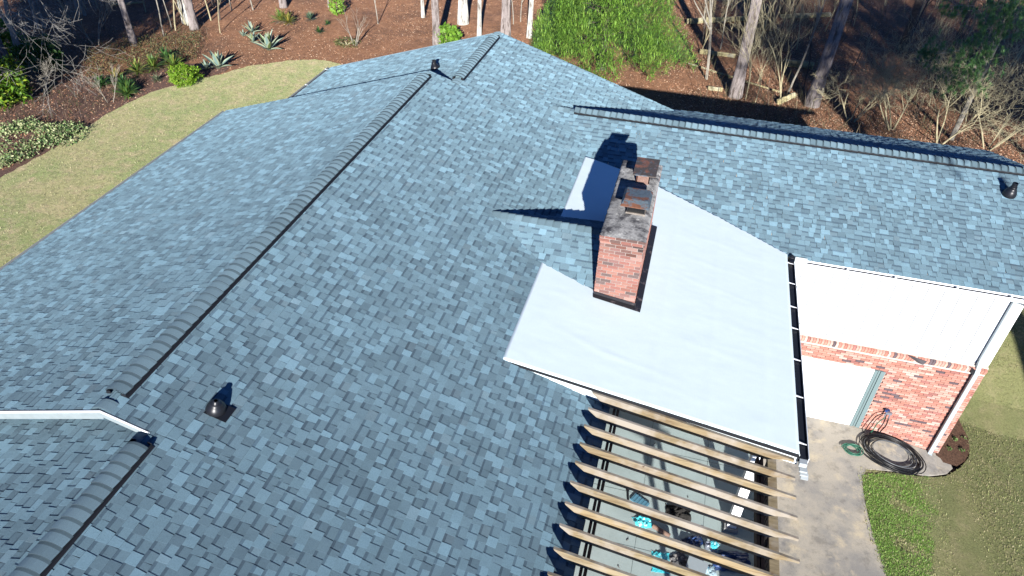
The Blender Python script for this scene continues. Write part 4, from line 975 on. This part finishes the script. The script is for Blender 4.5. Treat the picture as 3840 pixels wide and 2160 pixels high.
bare_tree('bare_tree', 'spindly bare shrub growing through the dark green yuccas', 'shrub', G(415,385), 2.2, .016, 405, BARKT, 2, 3, .5, .2, 3, None, .3)
bare_tree('bare_tree', 'leafless arching shrub standing alone in open pine straw', 'shrub', G(1330,170), 2.2, .03, 406, BARKT, 3, 3, .5, .1, 2, None, .15)
# pale arching shrubs behind the wing
for i, (q, h, sd_, lb) in enumerate((((3190,455),3.6,411,'pale arching bare shrub behind the wing roof, leftmost of four'), ((3345,490),4.4,412,'pale arching bare shrub with a broken white stub, second of the four behind the wing'), ((3520,540),5.0,413,'wide pale bare shrub under the young pine, third of the four behind the wing'), ((3700,560),5.2,414,'dense bare shrub at the right end of the wing roof'))):
    bare_tree('bare_shrub', lb, 'shrub', G(*q), h, .034, sd_, BARKG, 4, 5, .85, .12, 3, 'bare shrubs behind the wing', .55)

# fallen logs
def log(a, b, r0, lb):
    A, B = G(*a), G(*b); mb = MB(); n = 7
    P = [A.lerp(B, k/(n-1))+Vector((0,rnd.uniform(-.04,.04),r0*.8)) for k in range(n)]; mb.tube(P, [r0*rnd.uniform(.9,1.08) for _ in range(n)], 12)
    tag(mb.build('fallen_log', LOGM, smooth=True), lb, 'log', 'fallen logs in the woods')
log((2575,88),(2745,80),.16,'long pale log lying just right of the cedar top'); log((2745,80),(2835,72),.15,'pale log crossing behind the left large pine')
log((2925,70),(3110,62),.15,'pale log lying between the two large pines near the top'); log((2622,200),(2755,220),.14,'short pale log touching the left large pine')
log((2940,243),(3048,258),.18,'thick mossy log touching the right large pine'); log((2654,336),(2708,344),.10,'short pale chunk of wood left of the left pine foot')
log((2915,392),(2975,365),.14,'grey log chunk at the foot of the crooked sapling'); log((2580,240),(2930,350),.045,'thin fallen pole slanting across the straw behind the wing')
log((415,22),(540,12),.07,'thin pale fallen pole in the woods at upper left')

# cedar
def cedar():
    base = G(2215,262); base = Vector((base.x+.5, base.y+.3, base.z)); t = empty('cedar_tree', base, 'big bushy bright green cedar behind the house, left of the large pines', 'tree')
    mb, P = trunkmesh('trunk', 6.5, .20, .05, 5, 12); mb.v = [tuple(Vector(v)+base) for v in mb.v]; mb.build('trunk', BARKD, t, smooth=True)
    n = 9000; z = R.uniform(0,1,n)**1.1; a = R.uniform(0,2*math.pi,n)
    lob = 1+.14*np.sin(a*3+1)+.10*np.sin(a*7+z*9)+.08*np.sin(z*17+a*2)
    rad = (3.55*np.clip(1.05-z,0,1)**.62*lob)*(1-.55*R.uniform(0,1,n)**2.2)
    C = np.stack([rad*np.cos(a), rad*np.sin(a), 1.0+z*8.2+R.normal(size=n)*.12 - .35*(rad/3)], axis=1)
    keep = np.sin(C[:,0]*2.1+C[:,2]*1.3)+np.sin(C[:,1]*2.3-C[:,2]*1.9)+np.sin(C[:,0]*1.1+C[:,1]*1.7)*.8 > -.85
    C = C[keep]; n = len(C); K = 14
    out = C.copy(); out[:,2] = np.linalg.norm(C[:,:2],axis=1)*.55+.35; out /= np.linalg.norm(out,axis=1)[:,None]
    B = np.repeat(C,K,axis=0)+R.normal(size=(n*K,3))*.09; D = np.repeat(out,K,axis=0)+R.normal(size=(n*K,3))*.55; D /= np.linalg.norm(D,axis=1)[:,None]
    tone = np.repeat(np.array([(.11,.25,.035),(.15,.32,.045),(.08,.18,.035),(.19,.35,.06)])[R.integers(0,4,n)],K,axis=0)*R.uniform(.7,1.3,(n*K,1))
    V, F4, F3, T = blades(B+np.array(base), D, R.uniform(.16,.30,n*K), .028, [(1,1,1)], .08)
    k = len(V)//5; tip = V.reshape(k,5,3)[:,4,:]; V = np.concatenate([V, tip+1e-4])
    F2 = np.stack([np.arange(k)*5+3, np.arange(k)*5+2, np.arange(k)*5+4, 5*k+np.arange(k)], axis=1)
    link('crown', npmesh('crown', V, np.concatenate([F4,F2]), np.concatenate([tone,tone])), NEED, t)
    mb = MB(); rr = random.Random(3)
    for i in range(40):
        a = rr.uniform(0,6.28); zz = rr.uniform(.6,6); L = 2.7*(1.05-zz/8)*rr.uniform(.6,1)
        mb.tube([base+Vector((0,0,zz)), base+Vector((math.cos(a)*L*.5,math.sin(a)*L*.5,zz+L*.15)), base+Vector((math.cos(a)*L,math.sin(a)*L,zz+L*.12))], [.035,.02,.008], 5)
    mb.build('branches', BARKD, t)
cedar()

# young pine at the upper right, needle tufts
def young_pine():
    c = ond(3640,235,26.5); base = Vector((c.x+1.0, 28.0, 1.0))
    t = empty('young_pine', base, 'young pine with starry tufts of green needles at the upper right', 'tree')
    mb = MB(); mb.tube([base, base+Vector((.1,-.1,4)), base+Vector((.2,-.2,9))], [.11,.09,.03], 9); mb.build('trunk', BARKT, t)
    tufts = []
    cl = [((3520,200),26.3,.55),((3600,235),26.1,.6),((3560,300),26.0,.5),((3660,290),25.9,.5),((3700,210),26.2,.5),((3480,205),26.4,.35),((3770,60),26.6,.75),((3720,30),26.7,.6),((3700,110),26.6,.45),((3810,110),26.4,.55),((3640,170),26.5,.4),((3800,20),27.0,.7),((3560,20),27.3,.35),((3600,40),27.2,.3)]
    mb = MB()
    for (q, Y, s) in cl:
        cc = ond(q[0], q[1], Y)
        mb.tube([base+Vector((.1,-.1,max(.5,min(8,cc.z-1.2-base.z)))), (base+Vector((0,0,cc.z-base.z))).lerp(cc,.6), cc], [.03,.018,.01], 5)
        for _ in range(int(34*s/.5)): tufts.append(np.array(cc)+R.normal(size=3)*s*.62)
    mb.build('branches', BARKT, t)
    Tf = np.array(tufts); n = len(Tf); K = 46
    D = R.normal(size=(n*K,3)); D[:,2] += .55; D /= np.linalg.norm(D,axis=1)[:,None]
    me = blade_mesh('crown', np.repeat(Tf,K,axis=0), D, R.uniform(.13,.21,n*K), .012, [(.055,.15,.05),(.08,.20,.06),(.11,.25,.08)], .05)
    link('crown', me, NEED, t)
young_pine()

# broadleaf bushes
def bush(name, label, base, rx, rz, n, size, tones, seed=0, asp=.6, group=None, zc=None):
    t = empty(name, base, label, 'shrub', group)
    d = R.normal(size=(n,3)); d /= np.linalg.norm(d,axis=1)[:,None]; rad = R.uniform(.55,1,n)**.5
    lob = 1+.26*np.sin(d[:,0]*5+seed)*np.sin(d[:,1]*6+1)+.18*np.sin(d[:,2]*9+seed+d[:,0]*4)+R.uniform(-.08,.08,n)
    C = d*np.array([rx,rx,rz])*(rad*lob)[:,None]; C[:,2] = C[:,2]+rz*.95; C = C[C[:,2] > .02]+np.array(base)
    V, F, T = leafcloud(C, size, asp, .5, tones); link('foliage', npmesh('foliage', V, F, T), LEAF, t)
    mb = MB(); rr = random.Random(seed)
    for i in range(7):
        a = rr.uniform(0,6.28); b = Vector(base); mb.tube([b, b+Vector((math.cos(a)*rx*.4,math.sin(a)*rx*.4,rz*.8)), b+Vector((math.cos(a)*rx*.7,math.sin(a)*rx*.7,rz*1.5))], [.02,.012,.006], 4)
    mb.build('stems', BARKG, t)
    return t
YG = ((.20,.42,.02),(.28,.50,.03),(.16,.34,.02),(.34,.52,.05))
bush('round_bush', 'rounded lime green bush at the lawn edge beside the agave', G(697,315), .62,.46,3800,.085,YG,1)
bush('small_bush', 'small bright green bush behind the roof beside a grey pine trunk', G(1682,172), .60,.55,900,.22,((.18,.40,.04),(.25,.48,.05)),2,.5)
bush('evergreen_bush', 'large yellow-green broadleaf bush at the left edge of the photo', G(30,395), 1.0,1.15,3000,.20,((.16,.34,.02),(.30,.42,.03),(.06,.15,.02),(.10,.24,.02)),3,.5)
bush('evergreen_bush', 'dark green bush in the shade of the large bare tree', G(165,262), 1.0,.8,1800,.20,((.05,.14,.03),(.08,.20,.03)),4,.5)
bush('evergreen_bush', 'green bush behind the massive trunk at the left edge', G(35,215), .8,.9,1500,.20,((.10,.26,.03),(.2,.36,.03)),5,.5)
bush('small_bush', 'tiny bright green leafy top on a thin stem in open pine straw', G(1268,55), .45,.5,420,.16,((.22,.46,.05),(.30,.52,.06)),6,.5)
bush('small_bush', 'low green sprouts at the foot of the lone arching shrub', G(1300,170), .65,.18,500,.09,((.13,.18,.05),(.22,.26,.08)),7,.4)
# weedy seedlings by the side lawn
for i, (q, lb) in enumerate((((3555,1690),'green seedling in the mulch strip, nearest the downspout foot'),((3600,1695),'green seedling at the lawn side of the mulch strip, nearest the camera'),((3575,1655),'green seedling in the mulch strip close to the brick wall, farther back'),((3615,1650),'green seedling in the mulch strip farthest from the downspout'))):
    bush('seedling', lb, G(*q), .085,.06,60,.07,((.16,.30,.07),(.2,.36,.10)),10+i,.5,'seedlings in the mulch strip')

# agaves and yuccas
def agave(p, s, label, seed, n=15):
    t = empty('agave', p, label, 'plant', 'agaves in the bed'); rr = random.Random(seed)
    for k in range(n):
        a = k*2.4+rr.uniform(-.2,.2); el = math.radians(20+62*(k/n)**.8+rr.uniform(-8,8)); L = s*rr.uniform(.75,1.05); wdt = s*.13
        d = Vector((math.cos(a)*math.cos(el), math.sin(a)*math.cos(el), math.sin(el))); sd_ = Vector((-math.sin(a), math.cos(a), 0)); nrm = d.cross(sd_)
        mb = MB(); N_ = 6; V = []; 
        for i in range(N_+1):
            u = i/N_; w2 = wdt*(.55+1.6*u*(1-u))*(1-u**3)+.002; c = Vector(p)+d*(L*u)+Vector((0,0,-.22*L*u*u*(1.1-math.sin(el))))+Vector((0,0,.03))
            V += [c-sd_*w2+nrm*w2*.35, c-sd_*w2*.55+nrm*w2*.05, c, c+sd_*w2*.55+nrm*w2*.05, c+sd_*w2+nrm*w2*.35]
        g = rr.uniform(.85,1.15); body = (.28*g,.40*g,.36*g) if rr.random() < .8 else (.26*g,.33*g,.12*g); edge = (.52*g,.56*g,.38*g)
        for i in range(N_):
            for j in range(4):
                q = [V[i*5+j], V[i*5+j+1], V[(i+1)*5+j+1], V[(i+1)*5+j]]; mb.face(q, edge if j in (0,3) else body)
        if k == 0: allmb = MB()
        allmb.v += mb.v and [] ; n0 = len(allmb.v); allmb.v += mb.v; allmb.f += [tuple(i+n0 for i in f) for f in mb.f]; allmb.c += mb.c; allmb.m += mb.m
    allmb.build('leaves', AGV, t); 
    return t
agave(G(820,258), 1.05, 'large blue-grey agave at the lawn edge beside the lime green bush', 1)
agave(G(775,262), .55, 'small blue-grey agave tucked against the left side of the large one', 2, 12)
agave(G(1008,190), 1.10, 'largest agave of the group standing in open pine straw', 3, 18)
agave(G(950,160), .65, 'medium agave left of the largest one in open pine straw', 4, 12)
agave(G(945,125), .75, 'upright agave at the back left of the pine straw group', 5, 10)
agave(G(912,138), .40, 'smallest agave at the far left of the pine straw group', 6, 9)
def yucca(p, s, label, seed, tones, n=75, droop=.12):
    t = empty('yucca', p, label, 'plant', 'yuccas in the bed'); el = R.uniform(.05,1.45,n); a = R.uniform(0,6.283,n)
    D = np.stack([np.cos(a)*np.cos(el), np.sin(a)*np.cos(el), np.sin(el)], axis=1); B = np.tile(np.array(p)+np.array([0,0,.12*s]), (n,1))
    link('leaves', blade_mesh('leaves', B, D, R.uniform(.6,1,n)*s, .075*s+.012, tones, droop), LEAF, t)
    n2 = 26; a = R.uniform(0,6.283,n2); el = R.uniform(-.15,.1,n2); D = np.stack([np.cos(a)*np.cos(el), np.sin(a)*np.cos(el), np.sin(el)], axis=1)
    link('dead_leaves', blade_mesh('dead_leaves', np.tile(np.array(p)+np.array([0,0,.06]), (n2,1)), D, R.uniform(.4,.75,n2)*s, .04*s, [(.38,.30,.18),(.5,.42,.28)], .05), LEAF, t)
VY = [(.20,.34,.06),(.42,.48,.10),(.12,.24,.05),(.5,.5,.16)]; DG = [(.06,.17,.05),(.09,.23,.06),(.14,.30,.07)]; OY = [(.35,.38,.08),(.45,.38,.08),(.2,.28,.06)]
yucca(G(517,278), .85, 'striped yellow-green yucca rosette, leftmost of the row behind the mulch', 1, VY)
yucca(G(578,262), .85, 'green yucca in the middle of the row behind the mulch', 2, [VY[0],VY[2],VY[1]])
yucca(G(628,232), .80, 'dark green yucca at the back right of the row', 3, DG)
yucca(G(655,255), .85, 'striped green yucca just behind the lime green bush', 4, [VY[0],VY[1],DG[2]])
yucca(G(480,360), .85, 'dark green yucca with bright tips, nearest the lawn', 5, [DG[1],DG[2],VY[0]], 95)
yucca(G(470,330), .70, 'dark green yucca behind the one nearest the lawn', 6, DG)
yucca(G(385,325), .75, 'dull dark green yucca at the left of the clump near the lawn', 7, DG)
yucca(G(437,300), .65, 'yellowish yucca at the back of the clump near the lawn', 8, OY, 60)
yucca(G(590,305), .45, 'pale withered yucca below the green row', 9, [(.3,.34,.2),(.2,.28,.14)], 40)
yucca(G(1055,85), .95, 'tall yellow-green yucca at the foot of a grey trunk', 10, VY)
yucca(G(1083,90), .75, 'golden yucca leaning beside the tall yellow-green one', 11, OY, 60)
yucca(G(1165,78), .60, 'grey-green yucca above open pine straw', 12, [(.14,.24,.14),(.2,.3,.16)], 60)
yucca(G(1197,126), .50, 'small dark green yucca in open pine straw', 13, DG, 45)
yucca(G(1228,95), .38, 'smallest dark green yucca, upper right of the pine straw group', 14, DG, 35)

# ------------------------------------------------------------------ ground cover and litter (nobody could count these)
def scatter_pts(n, poly_px, zoff=.02, jz=.03):
    P = [G(*q) for q in poly_px]; xs = [p.x for p in P]; ys_ = [p.y for p in P]; out = []
    while len(out) < n:
        x, y = rnd.uniform(min(xs), max(xs)), rnd.uniform(min(ys_), max(ys_))
        if inpoly(x, y, [(p.x, p.y) for p in P]): out.append((x, y, gz(x,y)+zoff+rnd.uniform(0,jz)))
    return np.array(out)
def stuff(name, V, F, T, m, label, cat):
    tag(link(name, npmesh(name, V, F, T), m), label, cat, kind='stuff')
# variegated ground cover
C = scatter_pts(5600, [(0,490),(120,455),(240,470),(330,480),(340,520),(240,560),(150,590),(60,620),(0,640)], .02, .28)
den = np.array([math.sin(c[0]*3.1)+math.sin(c[1]*2.7+1)+math.sin(c[0]*1.3-c[1]*4.1) for c in C]); C = C[den + R.normal(size=len(den))*.8 > -.1]
V, F, T = leafcloud(C, .10, .6, .9, ((.26,.40,.14),(.46,.56,.24),(.60,.64,.34),(.12,.24,.07))); stuff('ground_cover', V, F, T, LEAF, 'pale variegated ground cover patch in the dark mulch at the left edge', 'ground cover')
# undergrowth: dry twigs, stalks and leaves in the left bed
C = scatter_pts(5200, [(0,330),(150,200),(360,130),(620,60),(780,70),(780,200),(700,250),(560,290),(420,400),(300,470),(150,470),(0,470)], 0, .05)
n = len(C); D = R.normal(size=(n,3)); D[:,2] = np.abs(D[:,2])*.9+.1; D /= np.linalg.norm(D,axis=1)[:,None]
me = blade_mesh('undergrowth', C, D, R.uniform(.12,.6,n), .014, [(.20,.14,.09),(.26,.18,.11),(.10,.07,.05),(.16,.20,.08),(.12,.09,.07)], .15)
tag(link('undergrowth', me, LEAF), 'tangle of dry stalks and twigs in the left bed', 'undergrowth', kind='stuff')
C = scatter_pts(5200, [(330,200),(520,150),(760,130),(740,230),(620,230),(420,270),(330,320)], .0, .35)
V, F, T = leafcloud(C, .085, .4, .5, ((.14,.20,.08),(.20,.22,.09),(.33,.24,.09),(.24,.15,.07))); stuff('weeds', V, F, T, LEAF, 'low weedy growth of dull green and tan leaves behind the yuccas', 'weeds')
# leaf litter through the woods
C = []
for k in range(120000):
    px, py = rnd.uniform(-60,3900), rnd.uniform(-40,640)
    if k % 3 == 0: px = rnd.uniform(2500,3900)
    p = G(px, py); C.append((p.x, p.y, p.z+rnd.uniform(.01,.05)))
C = np.array([c for c in C if not (inpoly(c[0], c[1], LAWNP)) and not (c[1] < 17.3)  or c[0] < -17.4])
C = C[(C[:,1] > 17.5) | (C[:,0] < -17.4)]
V, F, T = leafcloud(C, .10, .42, -.2, ((.34,.17,.095),(.22,.11,.065),(.44,.25,.15),(.11,.06,.04),(.28,.14,.08),(.55,.40,.28)))
V[:,2] = np.repeat(C[:,2],4)+(V[:,2]-np.repeat(C[:,2],4))*.25
stuff('leaf_litter', V, F, T, mat('dry_leaf', (1,1,1), .9, tone=True), 'brown fallen leaves and needles strewn through the woods', 'leaf litter')
# forest underbrush on the right
C = []
while len(C) < 3600:
    px, py = rnd.uniform(2600,3860), rnd.uniform(-20,560); p = G(px, py)
    if p.y > 21.0: C.append((p.x, p.y, p.z))
C = np.array(C); n = len(C); D = R.normal(size=(n,3)); D[:,2] = np.abs(D[:,2])*1.2+.2; D /= np.linalg.norm(D,axis=1)[:,None]
me = blade_mesh('underbrush', C, D, R.uniform(.3,1.5,n), .02, [(.22,.18,.11),(.30,.25,.15),(.12,.09,.06),(.20,.20,.10)], .1)
tag(link('underbrush', me, LEAF), 'thin bare brush filling the woods behind the garage wing', 'underbrush', kind='stuff')
# bright green grass by the driveway
P = scatter_pts(30000, [(3228,1790),(3480,1795),(3520,1900),(3500,2050),(3480,2200),(3330,2200),(3270,2020),(3235,1850)], .075, .0)
n = len(P); ed = np.array([math.sin(p[0]*6)+math.sin(p[1]*5+p[0]*3)+math.sin(p[1]*11) for p in P]); gx = P[:,0]-12.6; P = P[(ed - gx*1.7 + R.normal(size=n)*1.3) > -1.6]; n = len(P)
D = R.normal(size=(n,3))*.7; D[:,2] = .35; D /= np.linalg.norm(D,axis=1)[:,None]
me = blade_mesh('green_grass', P, D, R.uniform(.03,.065,n), .012, [(.30,.56,.10),(.38,.64,.12),(.24,.44,.08),(.42,.50,.18)], .1)
tag(link('green_grass', me, LEAF), 'bright green winter grass growing along the driveway edge', 'grass', kind='stuff')
n = 70000
LPp = [(3235,1790),(3600,1770),(3660,1600),(3700,1400),(3840,1150),(3900,1500),(3900,2200),(3330,2200)]
P = [(x, y, gz(x, y)+.075) for x, y in ((rnd.uniform(12.5,18) if k % 4 else rnd.uniform(18,26), rnd.uniform(.5,19)) for k in range(n)) if inpoly(x, y, RL)]; P = np.array(P); n = len(P)
D = R.normal(size=(n,3))*.7; D[:,2] = .25; D /= np.linalg.norm(D,axis=1)[:,None]
me = blade_mesh('dormant_grass', P, D, R.uniform(.03,.07,n), .014, [(.58,.55,.27),(.46,.51,.19),(.66,.60,.34),(.42,.47,.17)], .1)
tag(link('dormant_grass', me, LEAF), 'short dormant grass blades of the side lawn', 'grass', kind='stuff')

# lawn grain on the left
P = [(rnd.uniform(-17.4,-4.5), rnd.uniform(-8,27.6) if k % 5 else rnd.uniform(14,27.6), 1.03) for k in range(95000)]
P = np.array([p for p in P if inpoly(p[0], p[1], LAWNP) and not (p[0] > -6.2 and p[1] < 16)]); n = len(P)
D = R.normal(size=(n,3))*.8; D[:,2] = .16; D /= np.linalg.norm(D,axis=1)[:,None]
me = blade_mesh('lawn_grass', P, D, R.uniform(.03,.08,n), .02, [(.92,.84,.47),(.75,.80,.38),(1.0,.90,.55),(.68,.74,.34),(.85,.82,.44)], .05)
tag(link('lawn_grass', me, LEAF), 'short tan and green grass blades of the lawn strip left of the house', 'grass', kind='stuff')
